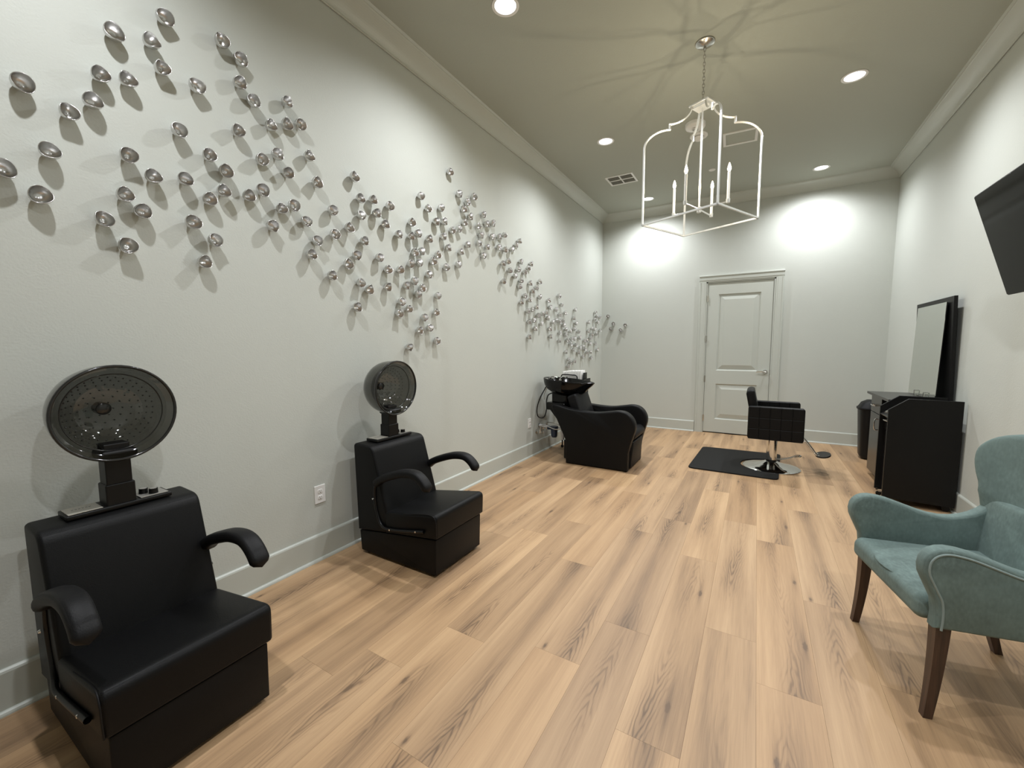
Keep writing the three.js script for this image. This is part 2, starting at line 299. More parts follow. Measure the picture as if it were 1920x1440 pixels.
/* ------------------------------------------------------------------ ceiling fittings */
CANS.forEach(([x, z], i) => {
  const row = Math.round((z + 6.98) / 2.2), near = x < 0;
  const where = ['beside the door wall', 'level with the shampoo chair', 'level with the second dryer chair', 'level with the first dryer chair'][row];
  const c = thing('recessed_light', 'glowing round recessed ceiling light ' + where + (near ? ', on the cup wall side' : ', on the television side'), 'ceiling light', [x, CEIL, z], 'recessed ceiling lights');
  mesh('trim_ring', lathe([[0.072, 0.02], [0.074, 0.0], [0.076, -0.004], [0.094, -0.003], [0.096, 0.0], [0.08, 0.0]], 36), M.whitePlastic, c);
  mesh('housing', lathe([[0.0, 0.032], [0.074, 0.032], [0.075, 0.0]], 36), M.whitePlastic, c);
  const l = new THREE.CylinderGeometry(0.071, 0.071, 0.006, 36); l.translate(0, 0.012, 0);
  mesh('lens', l, M.lens, c);
  const s = new THREE.SpotLight(CAN_COLOR, CAN_CANDELA, 0, 1.36, 1, 2);
  s.position.set(0, -0.03, 0); s.target.position.set(0, -3, 0); s.castShadow = true; s.shadow.radius = 2.2; s.shadow.mapSize.set(1024, 1024); s.shadow.bias = -0.001;
  c.add(s); c.add(s.target);
});
{ // supply grille with a cross bar
  const g = thing('ceiling_vent', 'white ceiling air grille with four openings between cup wall and lantern', 'vent', [-1.74, CEIL, -5.985]);
  mesh('frame', [box(-0.19, 0.19, -0.008, 0, -0.165, -0.14), box(-0.19, 0.19, -0.008, 0, 0.14, 0.165), box(-0.19, -0.165, -0.008, 0, -0.14, 0.14), box(0.165, 0.19, -0.008, 0, -0.14, 0.14)], M.whitePlastic, g);
  mesh('cross_bar', [box(-0.008, 0.008, -0.008, 0, -0.14, 0.14), box(-0.165, 0.165, -0.0075, 0, -0.008, 0.008)], M.whitePlastic, g);
  for (const [sx, sz] of [[-1, -1], [1, -1], [-1, 1], [1, 1]]) { const q = []; for (let k = 0; k < 6; k++) { const b = new THREE.BoxGeometry(0.156, 0.0012, 0.016); b.rotateX(0.6); b.translate(sx * 0.0865, -0.001, sz * (0.02 + k * 0.022)); q.push(b); } mesh('louver', q, M.ceiling, g); }
  mesh('backing', box(-0.165, 0.165, -0.0015, 0, -0.14, 0.14), M.ventDark, g);
}
{
  const g = thing('return_register', 'flat square ceiling register behind the lantern', 'vent', [-0.262, CEIL, -5.50]);
  g.rotation.y = 0.05;
  mesh('frame', [box(-0.172, 0.172, -0.010, 0, -0.165, -0.138), box(-0.172, 0.172, -0.010, 0, 0.138, 0.165), box(-0.172, -0.145, -0.010, 0, -0.138, 0.138), box(0.145, 0.172, -0.010, 0, -0.138, 0.138)], M.whitePlastic, g);
  mesh('face', box(-0.145, 0.145, -0.003, 0, -0.138, 0.138), M.ceiling, g);
}
{
  const g = thing('fire_alarm', 'round white ceiling alarm lettered FIRE, hung behind lantern stem', 'fire alarm', [-0.662, CEIL, -4.943]);
  mesh('body', lathe([[0, -0.052], [0.06, -0.052], [0.092, -0.044], [0.10, -0.028], [0.10, 0]], 40), M.whitePlastic, g);
  mesh('strobe', rbox(-0.028, 0.028, -0.064, -0.05, -0.014, 0.014, 0.006), M.clear, g);
  const cv = document.createElement('canvas'); cv.width = 256; cv.height = 96; const c = cv.getContext('2d'); c.fillStyle = '#d8d5cc'; c.fillRect(0, 0, 256, 96); c.fillStyle = '#3a302c'; c.font = 'bold 74px sans-serif'; c.textAlign = 'center'; c.textBaseline = 'middle'; c.fillText('FIRE', 128, 50);
  const tx = new THREE.CanvasTexture(cv); tx.colorSpace = THREE.SRGBColorSpace; const lm = S({ map: tx, roughness: 0.5 });
  for (const k of [1, -1]) { const p = new THREE.PlaneGeometry(0.062, 0.023); p.rotateX(Math.PI / 2); p.rotateY(k > 0 ? 0 : Math.PI); p.translate(0, -0.0523, k * 0.036); mesh('lettering', p, lm, g); }
}
{
  const g = thing('smoke_detector', 'white domed smoke detector beside the round alarm on ceiling', 'smoke detector', [-0.659, CEIL, -5.22]);
  mesh('base', lathe([[0, -0.02], [0.085, -0.02], [0.092, -0.012], [0.092, 0]], 36), M.whitePlastic, g);
  mesh('sensor_chamber', lathe([[0, -0.058], [0.03, -0.056], [0.045, -0.046], [0.05, -0.03], [0.056, -0.02], [0, -0.02]], 36), M.whitePlastic, g);
}
tag(mesh('sprinkler_cover', (() => { const g = lathe([[0, -0.005], [0.038, -0.005], [0.042, 0]], 28); g.translate(-0.616, CEIL, -6.302); return g; })(), M.whitePlastic), 'small round white sprinkler cover on ceiling near door', 'sprinkler cover');

/* ------------------------------------------------------------------ lantern */
{
  const cx = -0.447, cz = -3.705, yb = 2.434;
  const g = thing('lantern_pendant', 'large silver open-frame lantern pendant hanging from a chain', 'pendant light', [cx, yb, cz]);
  const ang = -0.43, hx = 0.318, hz = 0.292, w = 0.0125, y = v => v - yb;
  const cage = new THREE.Group(); cage.name = 'cage'; cage.rotation.y = ang; g.add(cage);
  const C = [[-hx, hz], [-hx, -hz], [hx, -hz], [hx, hz]];
  for (let i = 0; i < 4; i++) mesh('bottom_rail', bar([C[i][0], 0, C[i][1]], [C[(i + 1) % 4][0], 0, C[(i + 1) % 4][1]], w), M.lantern, cage);
  for (const [x, z] of C) {
    const R = Math.hypot(x, z), P2 = (r, h) => [x * r / R, h, z * r / R], pts = [];
    // post, outward shoulder, notch, then the hollow curve up to the crown plate
    const parts = [bar(P2(R, 0), P2(R, y(3.03)), w)];
    const a = []; for (let i = 0; i <= 14; i++) { const q = i / 14 * Math.PI / 2; a.push(P2(R - 0.175 * (1 - Math.cos(q)), y(3.03) + 0.135 * Math.sin(q))); }
    const b = []; for (let i = 0; i <= 14; i++) { const q = i / 14 * Math.PI / 2; b.push(P2(R - 0.195 - 0.155 * Math.sin(q), y(3.205) + 0.115 * (1 - Math.cos(q)))); }
    const strip = pp => { for (let i = 0; i < pp.length - 1; i++) parts.push(bar(pp[i], pp[i + 1], w)); };
    strip(a); strip([a[a.length - 1], P2(R - 0.192, y(3.165)), P2(R - 0.192, y(3.205))]); strip([P2(R - 0.192, y(3.205)), ...b]);
    mesh('corner_post', parts, M.lantern, cage);
  }
  mesh('crown_plate', [rbox(-0.082, 0.082, y(3.318), y(3.332), -0.066, 0.066, 0.003), box(-0.062, 0.062, y(3.30), y(3.319), -0.048, 0.048)], M.lantern, cage);
  mesh('stem', [rod([0, y(2.53), 0], [0, y(3.31), 0], 0.0075), cyl(0.016, 0.020, y(2.505), y(2.545), 0, 0)], M.lantern, g);
  const ring = [], top = y(CEIL) - 0.045; let k = 0;
  for (let h = y(3.345); h < top; h += 0.0265, k++) { const t = new THREE.TorusGeometry(0.0115, 0.0026, 8, 16); t.scale(0.75, 1.5, 1); t.rotateY(k % 2 ? Math.PI / 2 : 0.2); t.translate(0, h + 0.012, 0); ring.push(t); }
  mesh('chain', ring, M.nickel, g);
  mesh('canopy', [lathe([[0, -0.026], [0.018, -0.026], [0.03, -0.020], [0.066, -0.012], [0.072, 0], [0.0, 0]], 36), cyl(0.010, 0.010, -0.048, -0.02)].map(q => q.translate(0, y(CEIL), 0)), M.nickel, g);
  for (const [wx, wz] of [[-0.686, -3.746], [-0.416, -3.919], [-0.559, -3.478], [-0.273, -3.600]]) {
    const px = wx - (-0.484) , pz = wz - (-3.686), arm = mesh('candle_arm', [bar([0, y(2.53), 0], [px, y(2.53), pz], 0.009), cyl(0.013, 0.015, y(2.52), y(2.548), px, pz, 20)], M.lantern, g);
    mesh('candle_sleeve', cyl(0.0105, 0.0105, y(2.548), y(2.745), px, pz, 20), M.ivory, arm);
    const b = lathe([[0, 0], [0.006, 0.0], [0.0125, 0.014], [0.0135, 0.024], [0.010, 0.042], [0.004, 0.062], [0, 0.068]], 20); b.translate(px, y(2.747), pz);
    const bm = mesh('bulb', b, M.bulb, arm); bm.castShadow = false;
    const l = new THREE.PointLight(BULB_COLOR, BULB_CANDELA, 0, 2); l.position.set(px, y(2.772), pz); l.castShadow = true; l.shadow.radius = 0.5; l.shadow.bias = -0.002; g.add(l);
  }
}

/* ------------------------------------------------------------------ metal cups on the wall */
{
  const variants = [];
  for (let v = 0; v < 6; v++) {
    const prof = [[0, 0], [0.010, 0.0], [0.0085, 0.003], [0.0080, 0.007], [0.013, 0.009], [0.0225, 0.014], [0.0290, 0.0225], [0.0325, 0.033], [0.0338, 0.043], [0.0335, 0.050], [0.0325, 0.0515], [0.0310, 0.0505], [0.0305, 0.042], [0.0278, 0.031], [0.0215, 0.021], [0.0140, 0.0160], [0.0125, 0.0165], [0.0115, 0.0148], [0.006, 0.0140], [0, 0.0138]];
    const g = lathe(prof, 26), p = g.attributes.position;
    for (let i = 0; i < p.count; i++) {
      const x = p.getX(i), y = p.getY(i), z = p.getZ(i), a = Math.atan2(z, x), k = Math.max(0, (y - 0.010) / 0.04);
      const f = 1 + k * (0.035 * Math.cos(2 * a + v * 1.9) + 0.022 * Math.sin(3 * a + v * 2.3)), dy = k * 0.006 * Math.sin(2 * a + v * 1.3);
      p.setXYZ(i, x * f, y + dy, z * f);
    }
    g.computeVertexNormals(); g.rotateZ(-Math.PI / 2); variants.push(g);   // opening towards +X
  }
  const wallCups = [
  [-0.487,2.455], [-0.777,2.806], [-0.72,2.603], [-0.687,2.477], [-0.61,2.399], [-0.965,2.991], [-0.907,2.845], [-0.938,2.752], [-1.212,3.031], [-1.298,2.99], [-1.288,2.868], [-1.08,2.738],
  [-0.811,2.628], [-0.548,2.219], [-0.419,2.113], [-0.509,2.041], [-0.764,2.121], [-0.689,1.996], [-0.791,2.305], [-0.764,1.897], [-0.992,2.493], [-1.267,2.607], [-1.121,2.424], [-1.193,2.376],
  [-0.879,2.235], [-1.007,2.269], [-1.174,2.264], [-1.102,2.206], [-1.301,2.282], [-0.826,2.067], [-1.025,2.068], [-1.114,1.998], [-1.359,2.801], [-1.548,2.89], [-1.446,2.712], [-1.543,2.764],
  [-1.629,2.801], [-1.385,2.504], [-1.476,2.562], [-1.678,2.629], [-1.54,2.485], [-1.726,2.491], [-1.383,2.334], [-1.488,2.257], [-1.563,2.302], [-1.422,2.148], [-1.639,2.224], [-1.831,2.348],
  [-1.842,2.191], [-1.713,2.12], [-1.665,2.027], [-1.806,1.916], [-1.059,1.882], [-2.017,2.619], [-2.065,2.486], [-2.176,2.518], [-2.339,2.513], [-2.065,2.37], [-2.211,2.425], [-1.959,2.26],
  [-2.291,2.367], [-2.425,2.322], [-2.085,2.201], [-2.015,2.09], [-1.941,2.015], [-2.218,2.108], [-3.077,3.027], [-2.685,2.692], [-3.207,2.865], [-3.446,2.916], [-3.331,2.833], [-2.773,2.613],
  [-2.942,2.67], [-3.278,2.753], [-3.377,2.708], [-2.574,2.454], [-2.874,2.538], [-2.982,2.556], [-3.611,2.79], [-3.284,2.629], [-3.095,2.511], [-3.191,2.548], [-3.514,2.655], [-3.668,2.704],
  [-3.78,2.742], [-2.558,2.343], [-2.645,2.38], [-2.779,2.366], [-2.969,2.426], [-3.56,2.568], [-3.768,2.601], [-3.905,2.628], [-3.335,2.427], [-3.52,2.479], [-3.675,2.478], [-3.896,2.515],
  [-3.034,2.34], [-2.596,2.219], [-2.676,2.241], [-2.886,2.249], [-3.219,2.337], [-3.601,2.369], [-2.821,2.186], [-2.547,2.12], [-2.65,2.137], [-3.176,2.211], [-2.039,1.902], [-2.114,1.865],
  [-2.004,1.725], [-2.299,2.034], [-2.43,2.055], [-2.999,2.158], [-2.765,2.057], [-2.294,1.905], [-2.491,1.937], [-2.585,1.984], [-2.673,1.937], [-2.619,1.88], [-2.873,1.891], [-2.435,1.801],
  [-2.514,1.751], [-2.408,1.705], [-2.849,1.748], [-2.695,1.692], [-2.633,1.579], [-2.762,1.601], [-2.85,1.491], [-2.511,1.439], [-4.012,2.673], [-4.026,2.52], [-4.179,2.55], [-4.277,2.62],
  [-4.353,2.683], [-3.98,2.358], [-4.095,2.403], [-4.387,2.449], [-4.649,2.469], [-4.579,2.402], [-4.323,2.349], [-4.129,2.309], [-4.483,2.346], [-4.246,2.258], [-3.994,2.171], [-4.39,2.226],
  [-4.358,2.155], [-4.627,2.227], [-4.886,2.278], [-4.788,2.192], [-4.69,2.139], [-4.483,2.058], [-4.887,2.082], [-4.403,1.977], [-4.605,2.021], [-5.161,2.06], [-4.801,1.947], [-5.208,1.97],
  [-4.56,1.88], [-4.669,1.901], [-4.838,1.84], [-4.967,1.871], [-5.086,1.901], [-5.4,1.962], [-5.591,2.042], [-5.142,1.822], [-5.53,1.896], [-4.594,1.748], [-4.723,1.77], [-4.936,1.739],
  [-4.764,1.666], [-4.602,1.558], [-5.2,1.678], [-5.227,1.576], [-5.534,1.636], [-5.525,1.524], [-5.297,1.775], [-5.409,1.806], [-5.52,1.796], [-5.634,1.81], [-5.684,1.75], [-5.501,2.159],
  [-5.724,1.932], [-6.127,2.009], [-6.065,1.873], [-6.155,1.8], [-6.73,1.844], [-5.763,1.691], [-5.935,1.671], [-6.091,1.709], [-6.265,1.673], [-5.749,1.61], [-6.726,1.695], [-6.887,1.743],
  [-6.322,1.575], [-5.987,1.556], [-6.095,1.56], [-5.82,1.528], [-5.946,1.48], [-6.158,1.46], [-6.549,1.536], [-6.655,1.532], [-6.827,1.589], [-6.807,1.488], [-6.339,1.417], [-6.484,1.429],
  [-6.57,1.389], [-6.062,1.393], [-6.282,1.346], [-6.667,1.338], [-6.829,1.336], [-5.763,1.353], [-6.475,1.267], [-6.873,1.243], [-5.876,1.243], [-5.953,1.191], [-6.116,1.21], [-5.856,1.135],
  [-7.058,2.034], [-7.132,1.968], [-7.321,1.966], [-7.033,1.909], [-7.194,1.872], [-7.041,1.739], [-7.318,1.732], [-7.118,1.657], [-6.884,1.638], [-7.083,1.492], [-7.197,1.37],
  ];
  const lbl = 'small silver hand-formed metal cup mounted on the wall behind the dryer chairs', grp = 'silver wall cups in a drifting swarm';
  wallCups.forEach(([z, y], i) => {
    const m = mesh('wall_cup', variants[i % 6], M.cup); tag(m, lbl, 'wall cup', grp);
    m.position.set(XL, y, z); m.rotation.set(rr(0, 6.28), 0, 0); m.rotation.order = 'ZYX'; m.rotation.y = rr(-0.10, 0.10); m.rotation.z = rr(-0.10, 0.12);
    const s = rr(0.94, 1.06); m.scale.set(1, s, s);
  });
  for (const [x, y] of [[-2.372, 1.987], [-2.27, 1.848], [-2.315, 1.757], [-2.052, 1.816], [-2.134, 1.729]]) {
    const m = mesh('wall_cup', variants[Math.floor(rnd() * 6)], M.cup); tag(m, 'small metal cup mounted on the door wall beside the corner', 'wall cup', 'cups on the door wall');
    m.position.set(x, y, ZB); m.rotation.set(0, -Math.PI / 2, 0);
  }
}

/* ------------------------------------------------------------------ hooded dryer chairs */
function dryerChair(z, hoodUp, label) {
  const g = thing('dryer_chair', label, 'dryer chair', [-2.0, 0, z]);
  const hw = 0.25;
  for (const sx of [-0.29, 0.30]) for (const sz of [-0.2, 0.2]) mesh('foot', cyl(0.016, 0.018, 0, 0.022, sx, sz, 16), M.blackPlastic, g);
  mesh('base', slab(roundPts([[-0.335, 0.02], [0.345, 0.02], [0.352, 0.252], [-0.345, 0.163]], 0.006), -0.238, 0.238, 0.005), M.vinyl, g);
  mesh('backrest', slab(roundPts([[-0.350, 0.168, 0.01], [-0.370, 0.782, 0.03], [-0.182, 0.776, 0.045], [-0.052, 0.325, 0.02], [-0.07, 0.205, 0.01]], 0.02), -hw, hw, 0.016, false, 4), M.vinyl, g);
  const seat = mesh('seat', slab(roundPts([[-0.075, 0.206, 0.006], [0.368, 0.262, 0.012], [0.374, 0.420, 0.045], [-0.075, 0.350, 0.02]], 0.02), -hw - 0.004, hw + 0.004, 0.016, false, 4), M.vinyl, g);
  mesh('seam_piping', tube([[0.366, 0.268, hw + 0.001], [0.370, 0.33, hw + 0.004], [0.366, 0.385, hw + 0.004], [0.34, 0.408, hw + 0.002], [0.1, 0.372, hw]], 0.003, 40, 6), M.vinylSoft, seat);
  for (const s of [-1, 1]) {
    const za = s * 0.252;
    const a = mesh('armrest', pad([[-0.155, 0.520], [-0.10, 0.565], [0.02, 0.615], [0.13, 0.645], [0.22, 0.645], [0.275, 0.612], [0.318, 0.555]], za, 0.026, 0.036), M.vinylSoft, g);
    mesh('arm_tube', tube([[-0.10, 0.560, za], [-0.152, 0.520, za], [-0.165, 0.47, za], [-0.163, 0.40, za], [-0.145, 0.32, za], [-0.115, 0.268, za + s * 0.004], [-0.07, 0.247, za + s * 0.012], [0.02, 0.252, za + s * 0.012], [0.15, 0.274, za + s * 0.012], [0.28, 0.300, za + s * 0.012]], 0.0105, 70, 10), M.blackMetal, a);
    for (const [bx, by] of [[-0.163, 0.43], [-0.014, 0.248], [0.215, 0.288]]) mesh('bolt', (() => { const c = new THREE.CylinderGeometry(0.0055, 0.007, 0.006, 12); c.rotateX(Math.PI / 2); c.translate(bx, by, za + s * 0.02); return c; })(), M.chrome, a);
  }
  // control plate
  const cp = mesh('control_panel', slab(roundPts([[-0.335, 0.784], [-0.335, 0.802], [-0.225, 0.799], [-0.225, 0.782]], 0.004), -0.165, 0.165, 0.004), M.blackPlastic, g);
  mesh('name_plate', box(-0.330, -0.230, 0.8015, 0.8035, 0.060, 0.158), labelMat, cp);
  mesh('switch_plate', box(-0.326, -0.234, 0.8010, 0.8032, -0.155, -0.060), M.panelMetal, cp);
  for (const [kx, kz] of [[-0.296, -0.088], [-0.262, -0.112]]) { const k = mesh('knob', cyl(0.0165, 0.0155, 0.803, 0.824, kx, kz, 24), M.blackPlastic, cp); mesh('knob_cap', cyl(0.0125, 0.0125, 0.8238, 0.8252, kx, kz, 24), M.panelMetal, k); }
  // post
  const post = mesh('post', [rbox(-0.325, -0.235, 0.79, 0.885, -0.047, 0.047, 0.006), rbox(-0.319, -0.241, 0.88, 1.02 + hoodUp, -0.041, 0.041, 0.005)], M.blackPlastic, g);
  post.userData.label = 'black telescoping post';
  // hood: smoked dome with a thick lip and an inner bonnet
  const hood = new THREE.Group(); hood.name = 'hood'; hood.position.set(-0.195, 1.148 + hoodUp, 0); g.add(hood); hood.userData.label = 'smoked translucent dryer hood';
  hood.rotation.z = -0.04; hood.scale.setScalar(1.025);
  const L = prof => { const q = lathe(prof, 56); q.rotateZ(Math.PI / 2); return q; };          // profile (radius, distance behind the rim)
  mesh('outer_dome', L([[0.186, 0.004], [0.187, 0.03], [0.185, 0.07], [0.178, 0.11], [0.160, 0.150], [0.128, 0.180], [0.085, 0.197], [0.04, 0.204], [0.0005, 0.205]]), M.smoke, hood);
  mesh('lip', L([[0.1885, 0.010], [0.1905, 0.004], [0.1895, -0.004], [0.185, -0.007], [0.180, -0.004], [0.1795, 0.002], [0.183, 0.009], [0.1885, 0.010]]), M.smokeLip, hood);
  mesh('collar', L([[0.181, -0.001], [0.168, 0.008], [0.157, 0.020], [0.152, 0.034]]), M.smoke, hood);
  mesh('bonnet', L([[0.1515, 0.034], [0.150, 0.055], [0.142, 0.090], [0.122, 0.122], [0.09, 0.143], [0.05, 0.153], [0.0005, 0.155]]), M.smoke, hood);
  mesh('bonnet_ring', (() => { const t = new THREE.TorusGeometry(0.152, 0.0022, 8, 64); t.rotateY(Math.PI / 2); t.translate(-0.034, 0, 0); return t; })(), M.smokeLip, hood);
  const holes = []; for (let r = 1; r <= 6; r++) for (let k = 0; k < r * 6; k++) {
    const t = r / 7, ph = t * 1.35, a = (k + (r % 2) * 0.5) / (r * 6) * Math.PI * 2, rad = 0.148 * Math.sin(ph), dep = 0.034 + 0.119 * Math.cos(ph);
    const q = new THREE.SphereGeometry(0.0029, 8, 6); q.translate(-dep, rad * Math.cos(a), rad * Math.sin(a)); holes.push(q);
  }
  mesh('air_nozzles', holes, M.smokeLip, hood).userData.kind = 'stuff';
  mesh('fan_hub', L([[0.0005, 0.148], [0.022, 0.148], [0.026, 0.16], [0.026, 0.2]]), M.smokeLip, hood);
  mesh('motor_housing', rbox(-0.115, -0.012, -0.186, -0.150, -0.058, 0.058, 0.012), M.blackPlastic, hood);
  return g;
}
const labelMat = (() => {
  const cv = document.createElement('canvas'); cv.width = 256; cv.height = 256; const c = cv.getContext('2d'); c.fillStyle = '#a9a69c'; c.fillRect(0, 0, 256, 256);
  c.fillStyle = '#4a4944'; for (let k = 0; k < 6; k++) c.fillRect(52 + k * 26, 96, 18, 22);
  c.fillStyle = '#86847b'; c.fillRect(40, 150, 176, 8); c.fillRect(40, 166, 150, 8); c.fillRect(70, 60, 120, 8);
  const t = new THREE.CanvasTexture(cv); t.colorSpace = THREE.SRGBColorSpace; t.rotation = Math.PI / 2; t.center.set(0.5, 0.5); return S({ map: t, roughness: 0.45, metalness: 0.2 });
})();
dryerChair(-0.602, 0.03, 'black vinyl hooded dryer chair, the one farther from the shampoo chair');
dryerChair(-2.095, 0.0, 'black vinyl hooded dryer chair next to the white wall outlet, nearer the shampoo chair');

/* ------------------------------------------------------------------ wall outlets */
function outlet(pos, ry, label, w = 0.079, h = 0.122) {
  const g = thing('wall_outlet', label, 'outlet', pos); g.rotation.y = ry;
  mesh('plate', rbox(-w / 2, w / 2, -h / 2, h / 2, 0, 0.007, 0.003), M.whitePlastic, g);
  for (const s of [-1, 1]) {
    const r = mesh('receptacle', slab(roundPts([[-0.017, s * 0.021 - 0.014], [0.017, s * 0.021 - 0.014], [0.017, s * 0.021 + 0.014], [-0.017, s * 0.021 + 0.014]], 0.010), 0.005, 0.0095, 0.001), M.whitePlastic, g);
    mesh('slots', [box(-0.0075, -0.0055, s * 0.021 - 0.001, s * 0.021 + 0.008, 0.008, 0.0098), box(0.0055, 0.0075, s * 0.021, s * 0.021 + 0.007, 0.008, 0.0098), (() => { const c = new THREE.CylinderGeometry(0.0026, 0.0026, 0.002, 10); c.rotateX(Math.PI / 2); c.translate(0, s * 0.021 - 0.007, 0.0088); return c; })()], M.slot, r);
  }
  mesh('screw', (() => { const c = new THREE.CylinderGeometry(0.003, 0.003, 0.002, 12); c.rotateX(Math.PI / 2); c.translate(0, 0, 0.0075); return c; })(), M.whitePlastic, g);
}
outlet([XL, 0.450, -1.668], Math.PI / 2, 'white duplex wall outlet between the two dryer chairs');
outlet([XL, 0.447, -4.67], Math.PI / 2, 'white duplex wall outlet beside the shampoo chair plumbing');
outlet([XR, 0.46, -3.93], -Math.PI / 2, 'white duplex wall outlet behind the teal armchair');

/* ------------------------------------------------------------------ shampoo chair with basin */
{
  const g = thing('shampoo_chair', 'black shampoo chair with rounded arms and tilting basin', 'shampoo chair', [-1.6, 0, -4.965]);
  const X = v => v + 1.6;
  const prof = [[-1.974, 0.006], [-1.976, 0.282], [-2.172, 0.690], [-2.150, 0.722], [-1.945, 0.684], [-1.796, 0.668], [-1.586, 0.663], [-1.427, 0.686], [-1.324, 0.701], [-1.242, 0.686], [-1.182, 0.640], [-1.145, 0.571], [-1.139, 0.501], [-1.157, 0.428], [-1.185, 0.333], [-1.212, 0.216], [-1.218, 0.006]].map(p => [X(p[0]), p[1]]);
  const top = new THREE.CatmullRomCurve3(prof.slice(2, 16).map(p => V(p[0], p[1], 0)), false, 'centripetal').getPoints(56).map(p => [p.x, p.y]);
  const shell = [prof[0], prof[1], ...top, prof[16]];
  for (const s of [-1, 1]) { const z0 = s > 0 ? 0.235 : -0.345, z1 = s > 0 ? 0.345 : -0.235; mesh('side_panel', slab(shell, z0, z1, 0.020, false, 5), M.vinyl, g); }
  mesh('body', slab([[-1.95, 0.02], [-1.96, 0.28], [-2.13, 0.64], [-1.95, 0.64], [-1.80, 0.40], [-1.28, 0.36], [-1.26, 0.02]].map(p => [X(p[0]), p[1]]), -0.24, 0.24, 0), M.vinyl, g);
  mesh('seat', slab(roundPts([[-1.80, 0.33], [-1.80, 0.43], [-1.20, 0.475], [-1.155, 0.43], [-1.165, 0.36]].map(p => [X(p[0]), p[1]]), 0.03), -0.236, 0.236, 0.02, false, 4), M.vinylSoft, g);
  mesh('leg_rest', slab(roundPts([[-1.27, 0.02], [-1.27, 0.34], [-1.175, 0.335], [-1.205, 0.02]].map(p => [X(p[0]), p[1]]), 0.015), -0.228, 0.228, 0.012, false, 3), M.vinylSoft, g);
  mesh('backrest', slab(roundPts([[-1.74, 0.40, 0.02], [-1.905, 0.86, 0.05], [-2.02, 0.815, 0.04], [-1.86, 0.38, 0.02]].map(p => [X(p[0]), p[1]]), 0.03), -0.222, 0.222, 0.022, false, 4), M.vinylSoft, g);
  // pedestal and hinge behind the back
  mesh('pedestal', [rbox(X(-2.33), X(-2.06), 0.62, 0.72, -0.17, 0.17, 0.02), rbox(X(-2.28), X(-2.05), 0.70, 0.86, -0.11, 0.11, 0.03), slab([[-2.30, 0.63], [-2.06, 0.63], [-1.96, 0.30], [-2.0, 0.28]].map(p => [X(p[0]), p[1]]), -0.13, 0.13, 0.004)], M.blackGloss, g);
  mesh('foot_box', rbox(X(-2.06), X(-1.96), 0.02, 0.26, -0.12, 0.20, 0.01), M.blackPlastic, g);
  // basin: deep oval bowl whose rim falls towards the neck rest
  const bowl = new THREE.BufferGeometry(), pos = [], idx = [], uv = [], A = 56;
  const rings = [[0.30, 0, -0.168], [0.60, 0, -0.145], [0.84, 0, -0.100], [0.955, 0, -0.050], [0.995, 0, -0.005], [1.01, 0, 0.034], [0.995, 0, 0.043], [0.965, 0, 0.036], [0.90, 0, 0.0], [0.78, 0, -0.065], [0.55, 0, -0.105], [0.2, 0, -0.118], [0.001, 0, -0.12]];
  const cx = X(-2.10);
  rings.unshift([0.001, 0, -0.172]);
  rings.forEach(([k, , h], ri) => {
    for (let j = 0; j < A; j++) {
      const t = j / A * Math.PI * 2, c = Math.cos(t), s = Math.sin(t);
      const lip = Math.max(0, Math.min(1, (h + 0.06) / 0.09)), tip = Math.max(0, c) ** 4, rx = c > 0 ? 0.285 + 0.075 * tip * lip : 0.325, rz = 0.245 * (1 - 0.12 * Math.max(0, c));
      const notch = 0;
      const x = k * rx * c, z = k * rz * s;
      pos.push(cx + x, 0.965 + h - 0.075 * (x) + notch, z); uv.push(t, k);
    }
  });
  for (let r = 0; r < rings.length - 1; r++) for (let j = 0; j < A; j++) { const a = r * A + j, b = r * A + (j + 1) % A; idx.push(a, a + A, b, b, a + A, b + A); }
  bowl.setAttribute('position', new THREE.Float32BufferAttribute(pos, 3)); bowl.setAttribute('uv', new THREE.Float32BufferAttribute(uv, 2)); bowl.setIndex(idx); bowl.computeVertexNormals();
  const bm = mesh('basin', bowl, M.blackGloss, g); bm.userData.label = 'glossy black basin';
  mesh('faucet', [cyl(0.022, 0.024, 0.985, 1.03, X(-2.33), 0.05), tube([[X(-2.33), 1.02, 0.05], [X(-2.31), 1.045, 0.05], [X(-2.27), 1.045, 0.04], [X(-2.23), 1.03, 0.03]], 0.009, 20, 10)], M.chrome, bm);
  for (const dz of [-0.06, 0.13]) mesh('tap', [cyl(0.016, 0.018, 0.985, 1.012, X(-2.335), dz), cyl(0.022, 0.018, 1.012, 1.03, X(-2.335), dz)], M.chrome, bm);
  mesh('sprayer', [tube([[X(-2.24), 1.00, -0.08], [X(-2.20), 1.035, -0.08], [X(-2.14), 1.03, -0.07]], 0.013, 20, 12), cyl(0.02, 0.015, 0.99, 1.012, X(-2.24), -0.08)], M.chrome, bm);
  mesh('drain', cyl(0.024, 0.024, 0.848, 0.852, X(-2.12), 0), M.chrome, bm);
  mesh('neck_rest', tube([[X(-1.86), 0.972, 0.14], [X(-1.80), 0.972, 0.075], [X(-1.768), 0.975, 0], [X(-1.80), 0.972, -0.075], [X(-1.86), 0.972, -0.14]], 0.011, 30, 10), M.blackPlastic, bm);
  mesh('spray_hose', tube([[X(-2.36), 0.93, 0.08], [X(-2.385), 0.87, 0.10], [X(-2.41), 0.80, 0.14], [X(-2.455), 0.68, 0.15], [X(-2.47), 0.58, 0.15], [X(-2.455), 0.515, 0.14], [X(-2.42), 0.495, 0.12], [X(-2.385), 0.515, 0.10], [X(-2.365), 0.60, 0.08], [X(-2.372), 0.72, 0.06], [X(-2.35), 0.80, 0.05], [X(-2.30), 0.83, 0.03]], 0.0075, 90, 10), M.blackPlastic, bm);
